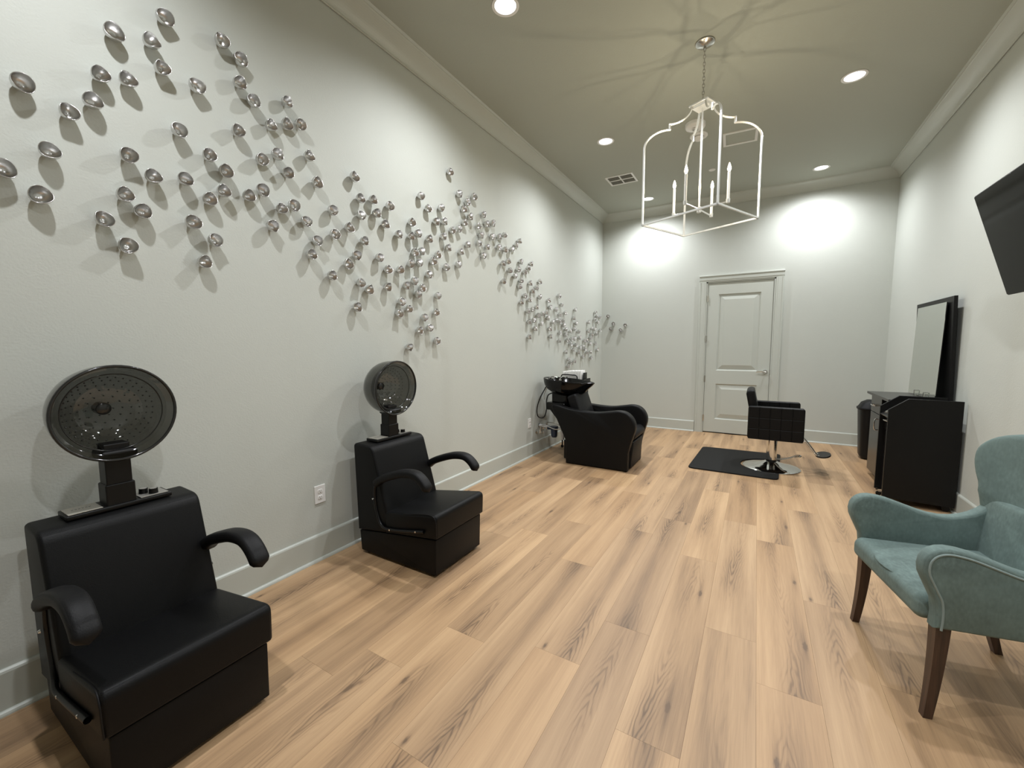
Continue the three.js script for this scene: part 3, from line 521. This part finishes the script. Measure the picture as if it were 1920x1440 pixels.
  mesh('supply_hose', tube([[X(-2.36), 0.92, 0.05], [X(-2.385), 0.86, 0.06], [X(-2.40), 0.79, 0.08], [X(-2.395), 0.74, 0.09]], 0.006, 24, 8), M.nickel, bm);
}
{ // plumbing on the wall
  const g = thing('drain_plumbing', 'chrome stop valves, white pipe and dark blue trap behind shampoo chair', 'plumbing', [XL, 0, -4.92]);
  const flange = (y, z) => { const q = lathe([[0, 0.012], [0.014, 0.012], [0.028, 0.006], [0.032, 0], [0, 0]], 24); q.rotateZ(-Math.PI / 2); q.translate(0, y, z); return q; };
  mesh('wall_flange', flange(0.372, -0.03), M.chrome, g); mesh('wall_flange', flange(0.300, 0.05), M.chrome, g); mesh('wall_flange', flange(0.335, 0.02).scale(1, 1, 1).translate(0, -0.01, -0.16), M.chrome, g);
  mesh('drain_pipe', [rod([0.005, 0.372, -0.03], [0.20, 0.365, -0.01], 0.020), rod([0.17, 0.367, -0.012], [0.36, 0.36, -0.0], 0.014), cyl(0.024, 0.024, 0.22, 0.38, 0.36, 0)], M.pvc, g);
  mesh('trap', [cyl(0.042, 0.046, 0.262, 0.352, 0.245, 0.01), cyl(0.030, 0.042, 0.242, 0.262, 0.245, 0.01), cyl(0.052, 0.052, 0.345, 0.388, 0.245, 0.01), rod([0.15, 0.36, 0.0], [0.245, 0.36, 0.01], 0.026)], M.navy, g);
  const valve = (y, z) => mesh('stop_valve', [rod([0.005, y, z], [0.07, y, z], 0.008), rod([0.055, y - 0.018, z], [0.055, y + 0.03, z], 0.009), rod([0.06, y, z], [0.09, y, z + 0.005], 0.006), (() => { const c = new THREE.SphereGeometry(0.016, 14, 10); c.scale(0.6, 1, 1.3); c.translate(0.095, y, z + 0.005); return c; })()], M.chrome, g);
  valve(0.300, 0.05); valve(0.325, -0.14);
  mesh('supply_line', tube([[0.055, 0.33, 0.05], [0.07, 0.375, 0.05], [0.12, 0.392, 0.05], [0.20, 0.38, 0.06], [0.28, 0.36, 0.06], [0.36, 0.372, 0.05], [0.42, 0.40, 0.03]], 0.006, 50, 8), M.nickel, g);
  mesh('supply_line', tube([[0.055, 0.355, -0.14], [0.08, 0.40, -0.12], [0.18, 0.41, -0.1], [0.30, 0.39, -0.08], [0.42, 0.40, -0.05]], 0.006, 40, 8), M.nickel, g);
}
{ // slim cart with a wire basket and towels
  const g = thing('towel_cart', 'slim black cart with wire basket rail behind the basin', 'cart', [-2.185, 0, -5.44]);
  for (const sx of [-0.15, 0.15]) for (const sz of [-0.09, 0.09]) { mesh('leg', rod([sx, 0.02, sz], [sx, 0.94, sz], 0.010), M.blackMetal, g); mesh('caster', (() => { const c = new THREE.CylinderGeometry(0.02, 0.02, 0.014, 16); c.rotateX(Math.PI / 2); c.translate(sx, 0.02, sz); return c; })(), M.blackPlastic, g); }
  for (const y of [0.25, 0.60]) mesh('shelf', rbox(-0.17, 0.17, y, y + 0.02, -0.11, 0.11, 0.006), M.blackPlastic, g);
  mesh('tray', [rbox(-0.18, 0.18, 0.94, 0.955, -0.12, 0.12, 0.005), rbox(-0.18, 0.18, 0.945, 0.985, -0.122, -0.112, 0.003), rbox(-0.18, -0.17, 0.945, 0.985, -0.12, 0.12, 0.003), rbox(0.17, 0.18, 0.945, 0.995, -0.12, 0.12, 0.003)], M.blackPlastic, g);
  mesh('basket_rail', tube([[-0.165, 0.95, 0.112], [-0.165, 1.02, 0.112], [-0.15, 1.042, 0.112], [0, 1.044, 0.112], [0.05, 1.04, 0.112], [0.07, 1.02, 0.112], [0.07, 0.95, 0.112]], 0.008, 60, 8), M.blackMetal, g);
  mesh('end_plate', rbox(0.135, 0.148, 0.955, 1.075, -0.07, 0.05, 0.004), M.blackPlastic, g);
  let k = 0;
  for (const [x, w, h] of [[-0.135, 0.046, 0.135], [-0.088, 0.044, 0.142], [-0.043, 0.044, 0.146], [0.002, 0.044, 0.148], [0.047, 0.044, 0.150], [0.093, 0.046, 0.152]]) {
    const t = thing('folded_towel', ['white folded towel standing first in the row of the cart basket, by the cup wall', 'white folded towel standing second in the row of the cart basket', 'white folded towel standing third in the row of the cart basket', 'white folded towel standing fourth in the row of the cart basket', 'white folded towel standing fifth in the row of the cart basket', 'white folded towel last in the row, against the black end plate'][k++], 'towel', [-2.185 + x, 0.955, -5.44], 'folded towels in the cart basket');
    mesh('fold', slab(roundPts([[-w / 2 + 0.001, 0], [-w / 2 + 0.001, h], [-0.0008, h - 0.002], [-0.0008, 0]], 0.009), -0.085, 0.085, 0.008), M.towel, t);
    mesh('fold', slab(roundPts([[0.0008, 0], [0.0008, h - 0.003], [w / 2 - 0.001, h], [w / 2 - 0.001, 0]], 0.009), -0.085, 0.085, 0.008), M.towel, t);
  }
}

/* ------------------------------------------------------------------ styling chair on its mat */
{
  const cx = 0.205, cz = -5.69;
  // mat with a round cut-out for the chair base
  const c = [[-0.600, -6.345], [-0.645, -5.165], [0.262, -5.150], [0.330, -6.380]];
  const pts = roundPts(c, 0.07, 6), s = new THREE.Shape(pts.map(p => new THREE.Vector2(p[0], -p[1])));
  const h = new THREE.Path(); // notch handled as a hole that reaches the edge
  const path = []; const R = 0.318;
  const poly = []; // walk the outline, replacing the right side stretch that falls inside the circle
  for (const p of pts) poly.push(p);
  const inside = p => Math.hypot(p[0] - cx, p[1] - cz) < R;
  // right edge from c[2] to c[3] crosses the circle twice
  const A = V(...c[2], 0), B = V(...c[3], 0), D = B.clone().sub(A), f = A.clone().sub(V(cx, cz, 0));
  const qa = D.dot(D), qb = 2 * f.dot(D), qc = f.dot(f) - R * R, ds = Math.sqrt(qb * qb - 4 * qa * qc), t1 = (-qb - ds) / (2 * qa), t2 = (-qb + ds) / (2 * qa);
  const p1 = A.clone().addScaledVector(D, t1), p2 = A.clone().addScaledVector(D, t2), a1 = Math.atan2(p1.y - cz, p1.x - cx), a2 = Math.atan2(p2.y - cz, p2.x - cx);
  const out = [];
  const n = 7; // points per rounded corner
  for (let i = 0; i < 3 * n; i++) out.push(pts[i]);
  const sweep = (a2 + 0) - (a1 + 0) ; let from = a1, to = a2; while (to < from) to += Math.PI * 2; // counter-clockwise through the far side of the circle
  const mid = (from + to) / 2, goLeft = Math.cos(mid) < 0;
  for (let i = 0; i <= 28; i++) { const t = i / 28, a = goLeft ? from + (to - from) * t : from - (Math.PI * 2 - (to - from)) * t; out.push([cx + R * Math.cos(a), cz + R * Math.sin(a)]); }
  for (let i = 3 * n; i < 4 * n; i++) out.push(pts[i]);
  const g2 = new THREE.ExtrudeGeometry(new THREE.Shape(out.map(p => new THREE.Vector2(p[0], -p[1]))), { depth: 0.010, bevelEnabled: true, bevelThickness: 0.003, bevelSize: 0.005, bevelOffset: -0.005, bevelSegments: 2 });
  g2.rotateX(-Math.PI / 2); g2.translate(0, 0.0035, 0);
  tag(mesh('floor_mat', g2, M.mat), 'black anti-fatigue floor mat around the styling chair base', 'mat');

  const g = thing('styling_chair', 'black tufted hydraulic styling chair on a round chrome base', 'styling chair', [cx, 0, cz]);
  mesh('base', [lathe([[0, 0.085], [0.055, 0.085], [0.075, 0.072], [0.14, 0.050], [0.22, 0.033], [0.275, 0.020], [0.295, 0.010], [0.298, 0.004], [0.29, 0], [0, 0]], 64)], M.chrome, g);
  const col = mesh('pump_column', [cyl(0.054, 0.054, 0.06, 0.36, 0, 0, 36), cyl(0.036, 0.036, 0.34, 0.40, 0, 0, 28)], M.chrome, g);
  mesh('pump_collar', cyl(0.060, 0.056, 0.05, 0.10, 0, 0, 36), M.blackPlastic, col);
  mesh('pump_lever', [tube([[0.04, 0.115, 0.03], [0.10, 0.125, 0.05], [0.18, 0.16, 0.08], [0.235, 0.195, 0.10], [0.262, 0.20, 0.10]], 0.008, 40, 10), tube([[0.262, 0.20, 0.10], [0.275, 0.198, 0.118], [0.262, 0.192, 0.136], [0.235, 0.185, 0.138], [0.215, 0.182, 0.138]], 0.009, 30, 10)], M.chrome, g);
  mesh('seat', [rbox(-0.20, 0.285, 0.395, 0.52, -0.245, 0.245, 0.035, 5), rbox(-0.2, 0.22, 0.375, 0.40, -0.2, 0.2, 0.008)], M.vinylSoft, g);
  for (const s of [-1, 1]) {
    const parts = [rbox(-0.258, 0.278, 0.380, 0.760, s * 0.29 - 0.034, s * 0.29 + 0.034, 0.030, 4)];
    for (let i = 0; i < 5; i++) for (let j = 0; j < 3; j++) parts.push(rbox(-0.250 + i * 0.104, -0.250 + (i + 1) * 0.104 - 0.0002, 0.386 + j * 0.1225, 0.386 + (j + 1) * 0.1225 - 0.0002, s * 0.29 - 0.038, s * 0.29 + 0.038, 0.007, 3));
    mesh('armrest', parts, M.vinyl, g);
  }
  const bk = []; bk.push(slab(roundPts([[-0.225, 0.44, 0.02], [-0.250, 0.70, 0.02], [-0.290, 0.90, 0.05], [-0.262, 0.935, 0.03], [-0.205, 0.93, 0.02], [-0.165, 0.74, 0.02], [-0.135, 0.44, 0.02]], 0.03), -0.245, 0.245, 0.022, false, 4));
  mesh('backrest', bk, M.vinyl, g);
  const fr = mesh('footrest_bar', [tube([[0.16, 0.39, 0.05], [0.29, 0.385, 0.05], [0.31, 0.37, 0.05], [0.40, 0.25, 0.05], [0.425, 0.215, 0.05], [0.45, 0.205, 0.05]], 0.010, 50, 10), tube([[0.16, 0.39, -0.05], [0.29, 0.385, -0.05], [0.31, 0.37, -0.05], [0.40, 0.25, -0.05], [0.425, 0.215, -0.05], [0.45, 0.205, -0.05]], 0.010, 50, 10)], M.chrome, g);
  mesh('footrest_pad', (() => { const q = new THREE.CylinderGeometry(0.115, 0.115, 0.014, 36); q.scale(0.62, 1, 1.25); q.rotateZ(0.22); q.translate(0.488, 0.215, 0); return q; })(), M.blackPlastic, fr);
}

/* ------------------------------------------------------------------ styling station against the right wall */
{
  const g = thing('styling_station', 'black styling station cabinet with side tool tray under the mirror', 'cabinet', [1.28, 0, -5.43]);
  const X = v => v - 1.28, Z = v => v + 5.43;
  const side = (z0, z1) => slab([[1.038, 0.065], [1.038, 0.868], [1.168, 0.972], [1.512, 0.967], [1.512, 0.050]].map(p => [X(p[0]), p[1]]), Z(z0), Z(z1), 0.0015, false, 1);
  mesh('side_panel', side(-4.872, -4.850), M.blackLaminate, g);
  mesh('divider_panel', side(-5.150, -5.130), M.blackLaminate, g);
  mesh('counter_top', box(X(1.095), X(1.515), 0.905, 0.928, Z(-6.02), Z(-5.15)), M.greyLaminate, g);
  mesh('cabinet_body', [box(X(1.15), X(1.51), 0.05, 0.905, Z(-6.0), Z(-5.55)), box(X(1.32), X(1.51), 0.05, 0.905, Z(-5.55), Z(-5.15)), box(X(1.10), X(1.51), 0.07, 0.80, Z(-5.13), Z(-4.872)), box(X(1.2), X(1.48), 0, 0.05, Z(-5.95), Z(-5.60))], M.blackLaminate, g);
  const dr = mesh('drawer', rbox(X(1.132), X(1.15), 0.72, 0.895, Z(-5.99), Z(-5.56), 0.002), M.greyLaminate, g);
  mesh('handle', tube([[X(1.132), 0.80, Z(-5.72)], [X(1.105), 0.80, Z(-5.72)], [X(1.105), 0.80, Z(-5.84)], [X(1.132), 0.80, Z(-5.84)]], 0.006, 30, 8), M.chrome, dr);
  const door = mesh('door', rbox(X(1.132), X(1.15), 0.06, 0.712, Z(-5.99), Z(-5.56), 0.002), M.greyLaminate, g);
  mesh('handle', tube([[X(1.132), 0.67, Z(-5.61)], [X(1.102), 0.67, Z(-5.61)], [X(1.102), 0.56, Z(-5.61)], [X(1.132), 0.56, Z(-5.61)]], 0.006, 30, 8), M.chrome, door);
  const ff = mesh('drawer', rbox(X(1.080), X(1.10), 0.645, 0.79, Z(-5.126), Z(-4.876), 0.002), M.greyLaminate, g);
  mesh('handle', tube([[X(1.082), 0.75, Z(-5.06)], [X(1.055), 0.75, Z(-5.06)], [X(1.055), 0.75, Z(-4.95)], [X(1.082), 0.75, Z(-4.95)]], 0.0055, 30, 8), M.chrome, ff);
  mesh('door', rbox(X(1.084), X(1.10), 0.075, 0.638, Z(-5.126), Z(-4.876), 0.002), M.greyLaminate, g);
  const tray = (() => { const b = new THREE.BoxGeometry(0.19, 0.012, 0.256); b.rotateZ(0.60); b.translate(X(1.12), 0.845, Z(-5.001)); return b; })();
  const tr = mesh('tool_tray', tray, M.greyLaminate, g);
  for (const [k, dz] of [[-0.03, -5.07], [0.01, -4.995], [-0.02, -4.925]]) { const t = new THREE.TorusGeometry(0.026, 0.0042, 10, 28); t.rotateX(Math.PI / 2); t.rotateZ(0.60); t.translate(X(1.112 + k), 0.850 + k * 0.68, Z(dz)); mesh('tool_ring', t, M.chrome, tr); }
  for (const [x, z] of [[1.07, -5.10], [1.07, -4.90], [1.47, -5.10], [1.47, -4.90]]) { const c = new THREE.CylinderGeometry(0.026, 0.026, 0.018, 20); c.rotateX(Math.PI / 2); c.translate(X(x), 0.026, Z(z)); const w = mesh('caster', c, M.blackPlastic, g); mesh('caster_fork', [box(X(x) - 0.012, X(x) + 0.012, 0.045, 0.07, Z(z) - 0.013, Z(z) + 0.013), box(X(x) - 0.03, X(x) + 0.03, 0.062, 0.068, Z(z) - 0.012, Z(z) + 0.012)], M.chrome, w); }
}
{ // mirror
  const g = thing('station_mirror', 'tall rectangular mirror in a black frame above the styling station', 'mirror', [1.5, 0.931, -5.61]);
  const fr = new THREE.Group(); fr.name = 'frame'; fr.rotation.z = 0.030; g.add(fr);
  mesh('frame_board', rbox(-0.004, 0.022, 0.0, 0.942, -0.489, 0.489, 0.003), M.blackLaminate, fr);
  mesh('wall_cleat', box(0.022, 0.05, 0.70, 0.78, -0.3, 0.3), M.blackLaminate, fr);
  const gl = new THREE.Group(); gl.name = 'mirror_pane'; gl.rotation.z = -0.026; gl.position.set(-0.070, 0, 0); g.add(gl);
  mesh('glass', rbox(-0.004, 0.0, 0.004, 0.896, -0.372, 0.396, 0.001, 1), M.mirror, gl);
  mesh('backing', box(0.0005, 0.006, 0.004, 0.894, -0.371, 0.395), M.blackLaminate, gl);
  for (const z of [-0.10, 0.17]) mesh('clip', rbox(-0.092, -0.066, 0.0, 0.055, z - 0.022, z + 0.022, 0.004), M.clear, g);
}
{
  const g = thing('trash_can', 'black lidded trash can beyond the styling station', 'trash can', [1.335, 0, -6.76]);
  const sq = (k, y) => roundPts([[-k, -k * 0.8], [k, -k * 0.8], [k, k * 0.8], [-k, k * 0.8]], k * 0.55, 6).map(p => [p[0], y, p[1]]);
  const loft = rings => { const pos = [], idx = [], n = rings[0].length; rings.forEach(r => r.forEach(p => pos.push(...p))); for (let i = 0; i < rings.length - 1; i++) for (let j = 0; j < n; j++) { const a = i * n + j, b = i * n + (j + 1) % n; idx.push(a, a + n, b, b, a + n, b + n); } const q = new THREE.BufferGeometry(); q.setAttribute('position', new THREE.Float32BufferAttribute(pos, 3)); q.setAttribute('uv', new THREE.Float32BufferAttribute(new Float32Array(pos.length / 3 * 2), 2)); q.setIndex(idx); q.computeVertexNormals(); return q; };
  mesh('bin', loft([sq(0.001, 0.002), sq(0.10, 0.002), sq(0.135, 0.012), sq(0.15, 0.05), sq(0.180, 0.64), sq(0.172, 0.64), sq(0.14, 0.06), sq(0.001, 0.06)]), M.blackPlastic, g);
  mesh('lid', loft([sq(0.172, 0.63), sq(0.190, 0.632), sq(0.192, 0.655), sq(0.176, 0.668), sq(0.150, 0.720), sq(0.100, 0.752), sq(0.001, 0.758)]), M.vinylSoft, g);
}

/* ------------------------------------------------------------------ television */
{
  const g = thing('television', 'large black flat television tilted forward on the right wall', 'television', [1.302, 2.095, -3.41]);
  const t = new THREE.Group(); t.name = 'panel'; t.rotation.z = 0.293; g.add(t);            // top leans into the room
  mesh('housing', rbox(0.0, 0.045, -0.345, 0.345, -0.612, 0.612, 0.006), M.blackPlastic, t);
  mesh('screen', rbox(-0.004, 0.004, -0.338, 0.338, -0.606, 0.606, 0.002, 2), M.screen, t);
  mesh('wall_mount', [box(0.045, 0.075, -0.15, 0.15, -0.2, 0.2)], M.blackMetal, t);
  mesh('bracket', [box(0.215, 0.236, -0.12, 0.16, -0.12, 0.12), rod([0.05, 0.06, -0.06], [0.225, 0.09, -0.06], 0.014), rod([0.05, 0.06, 0.06], [0.225, 0.09, 0.06], 0.014)], M.blackMetal, g);
}

/* ------------------------------------------------------------------ teal armchair */
{
  // local frame: x = towards the back of the chair, z = across (towards +z = the near arm)
  const g = thing('armchair', 'teal velvet wing armchair with swooping arms and dark wooden legs', 'armchair', [0.566, 0, -2.386]);
  const d = V(0.209, 0, 0.978).normalize(); g.rotation.y = Math.atan2(d.x, d.z);
  const armOut = [[-0.011, 0.372], [-0.012, 0.47], [-0.040, 0.535], [-0.060, 0.588], [-0.056, 0.640], [-0.032, 0.673], [0.006, 0.688], [0.07, 0.682], [0.14, 0.660], [0.22, 0.632], [0.30, 0.616], [0.37, 0.624], [0.43, 0.652], [0.485, 0.705], [0.52, 0.78]];
  const curve = pts => { const c = new THREE.CatmullRomCurve3(pts.map(p => V(p[0], p[1], 0)), false, 'centripetal'); return c.getPoints(pts.length * 5).map(p => [p.x, p.y]); };
  const soft = [...curve(armOut).filter((_, i) => i % 3 === 0), [0.52, 0.78], [0.548, 0.80], [0.578, 0.782], [0.588, 0.74], [0.588, 0.65], [0.583, 0.55], [0.575, 0.45], [0.568, 0.40], [0.545, 0.372], [0.45, 0.372], [0.35, 0.372], [0.25, 0.372], [0.15, 0.372], [0.06, 0.372], [0.02, 0.372]];
  for (const s of [-1, 1]) {
    const z0 = s > 0 ? 0.262 : -0.322, z1 = s > 0 ? 0.322 : -0.262;
    const a = mesh('arm', slab(soft, z0, z1, 0.018, false, 5), M.velvet, g);
    const inset = curve(armOut); const pl = [];
    for (let i = 0; i < inset.length; i++) { const p = inset[i], q = inset[Math.min(i + 1, inset.length - 1)], o = inset[Math.max(0, i - 1)]; let nx = q[1] - o[1], ny = -(q[0] - o[0]); const l = Math.hypot(nx, ny) || 1; pl.push([p[0] + nx / l * 0.020, p[1] + ny / l * 0.020, s * 0.3215]); }
    mesh('piping', new THREE.TubeGeometry(new THREE.CatmullRomCurve3(pl.filter((_, i) => i % 3 === 0).map(p => V(...p))), 120, 0.0042, 8, false), M.piping, a);
  }
  // back: hourglass outline in (z, y), thick, curved forward at the wings, leaning back
  const half = [[0, 1.062], [0.13, 1.056], [0.235, 1.040], [0.300, 1.010], [0.338, 0.960], [0.345, 0.905], [0.335, 0.84], [0.318, 0.780], [0.316, 0.72], [0.322, 0.65], [0.315, 0.50], [0.305, 0.372]];
  const right = curve(half), outline = [...right, ...right.slice().reverse().map(p => [-p[0], p[1]])].filter((p, i, a) => i === 0 || Math.hypot(p[0] - a[i - 1][0], p[1] - a[i - 1][1]) > 1e-5);
  const NB = 40, rows = 34, pos = [], idx = [], uv = [];
  const widthAt = y => { for (let i = 0; i < right.length - 1; i++) if (right[i][1] >= y && right[i + 1][1] <= y) { const t = (right[i][1] - y) / (right[i][1] - right[i + 1][1] + 1e-9); return right[i][0] + (right[i + 1][0] - right[i][0]) * t; } return y > 1 ? 0.02 : 0.305; };
  for (let r = 0; r <= rows; r++) {
    const t = r / rows, y = 0.372 + (1.0615 - 0.372) * (1 - (1 - t) ** 1.25), w = widthAt(y);
    for (let j = 0; j < NB; j++) {
      const a = j / NB * Math.PI * 2, ca = Math.sign(Math.cos(a)) * Math.abs(Math.cos(a)) ** 0.45, sa = Math.sign(Math.sin(a)) * Math.abs(Math.sin(a)) ** 0.45;
      const zz = w * ca, lean = 0.505 + 0.10 * (y - 0.372), edge = Math.min(1, (1.064 - y) / 0.03), th = 0.045 * Math.sqrt(Math.max(0.02, edge));
      const wing = -0.085 * Math.max(0, (Math.abs(zz) - 0.13) / 0.2) ** 1.7 * Math.min(1, Math.max(0, (y - 0.55) / 0.2));
      pos.push(lean + wing + sa * th, y, zz); uv.push(zz, y);
    }
  }
  for (let r = 0; r < rows; r++) for (let j = 0; j < NB; j++) { const a = r * NB + j, b = r * NB + (j + 1) % NB; idx.push(a, a + NB, b, b, a + NB, b + NB); }
  const cc = pos.length / 3; pos.push(0.505 + 0.069, 1.0625, 0); uv.push(0, 1); for (let j = 0; j < NB; j++) idx.push(rows * NB + j, cc, rows * NB + (j + 1) % NB);
  const cb = cc + 1; pos.push(0.505, 0.372, 0); uv.push(0, 0); for (let j = 0; j < NB; j++) idx.push(j, (j + 1) % NB, cb);
  const bg = new THREE.BufferGeometry(); bg.setAttribute('position', new THREE.Float32BufferAttribute(pos, 3)); bg.setAttribute('uv', new THREE.Float32BufferAttribute(uv, 2)); bg.setIndex(idx); bg.computeVertexNormals();
  mesh('backrest', bg, M.velvet, g);
  mesh('lower_back_cushion', (() => { const q = slab(roundPts([[0.425, 0.42, 0.03], [0.470, 0.735, 0.03], [0.54, 0.73, 0.02], [0.52, 0.42, 0.02]], 0.03), -0.300, 0.300, 0.02, false, 5); return q; })(), M.velvet, g);
  // seat: crowned cushion over a rail
  const SX = 24, SZ = 28, sp = [], si = [], su = [];
  const topY = (u, v) => 0.455 + 0.038 * Math.sin(Math.PI * v) ** 0.6 + 0.012 * Math.sin(Math.PI * Math.min(1, u * 1.1));
  const seat = rbox(-0.045, 0.52, 0.372, 0.468, -0.275, 0.275, 0.035, 6);
  { const p = seat.attributes.position; for (let i = 0; i < p.count; i++) { const x = p.getX(i), y = p.getY(i), z = p.getZ(i); if (y > 0.42) p.setY(i, y + 0.030 * Math.max(0, 1 - (z / 0.275) ** 2) * Math.min(1, (y - 0.42) / 0.045)); } seat.computeVertexNormals(); }
  const dome = new THREE.SphereGeometry(1, 40, 20, 0, Math.PI * 2, 0, Math.PI / 2); dome.scale(0.285, 0.034, 0.262); dome.translate(0.235, 0.462, 0);
  mesh('seat', [seat, dome], M.velvet, g);
  // legs: square, tapered, front pair sabre curved
  const leg = (x, z, y1, sweepX, sweepZ) => {
    const pos = [], idx = [], nS = 14; for (let i = 0; i <= nS; i++) { const t = i / nS, y = y1 * (1 - t), k = 0.023 - 0.0085 * t, ox = x + sweepX * t * t, oz = z + sweepZ * t * t; for (const [a, b] of [[-1, -1], [1, -1], [1, 1], [-1, 1]]) pos.push(ox + a * k, y, oz + b * k); }
    for (let i = 0; i < nS; i++) for (let j = 0; j < 4; j++) { const a = i * 4 + j, b = i * 4 + (j + 1) % 4; idx.push(a, b, a + 4, b, b + 4, a + 4); }
    idx.push(0, 2, 1, 0, 3, 2, nS * 4, nS * 4 + 1, nS * 4 + 2, nS * 4, nS * 4 + 2, nS * 4 + 3);
    let q = new THREE.BufferGeometry(); q.setAttribute('position', new THREE.Float32BufferAttribute(pos, 3)); q.setIndex(idx); q = q.toNonIndexed(); q.computeVertexNormals(); q.setAttribute('uv', new THREE.Float32BufferAttribute(new Float32Array(q.attributes.position.count * 2), 2)); return q;
  };
  mesh('leg', leg(0.022, -0.288, 0.375, -0.022, -0.008), M.walnut, g); mesh('leg', leg(0.022, 0.288, 0.375, -0.022, 0.008), M.walnut, g);
  mesh('leg', leg(0.47, -0.235, 0.375, 0.055, 0.008), M.walnut, g); mesh('leg', leg(0.47, 0.235, 0.375, 0.055, -0.008), M.walnut, g);
}

renderer.render(scene, camera);
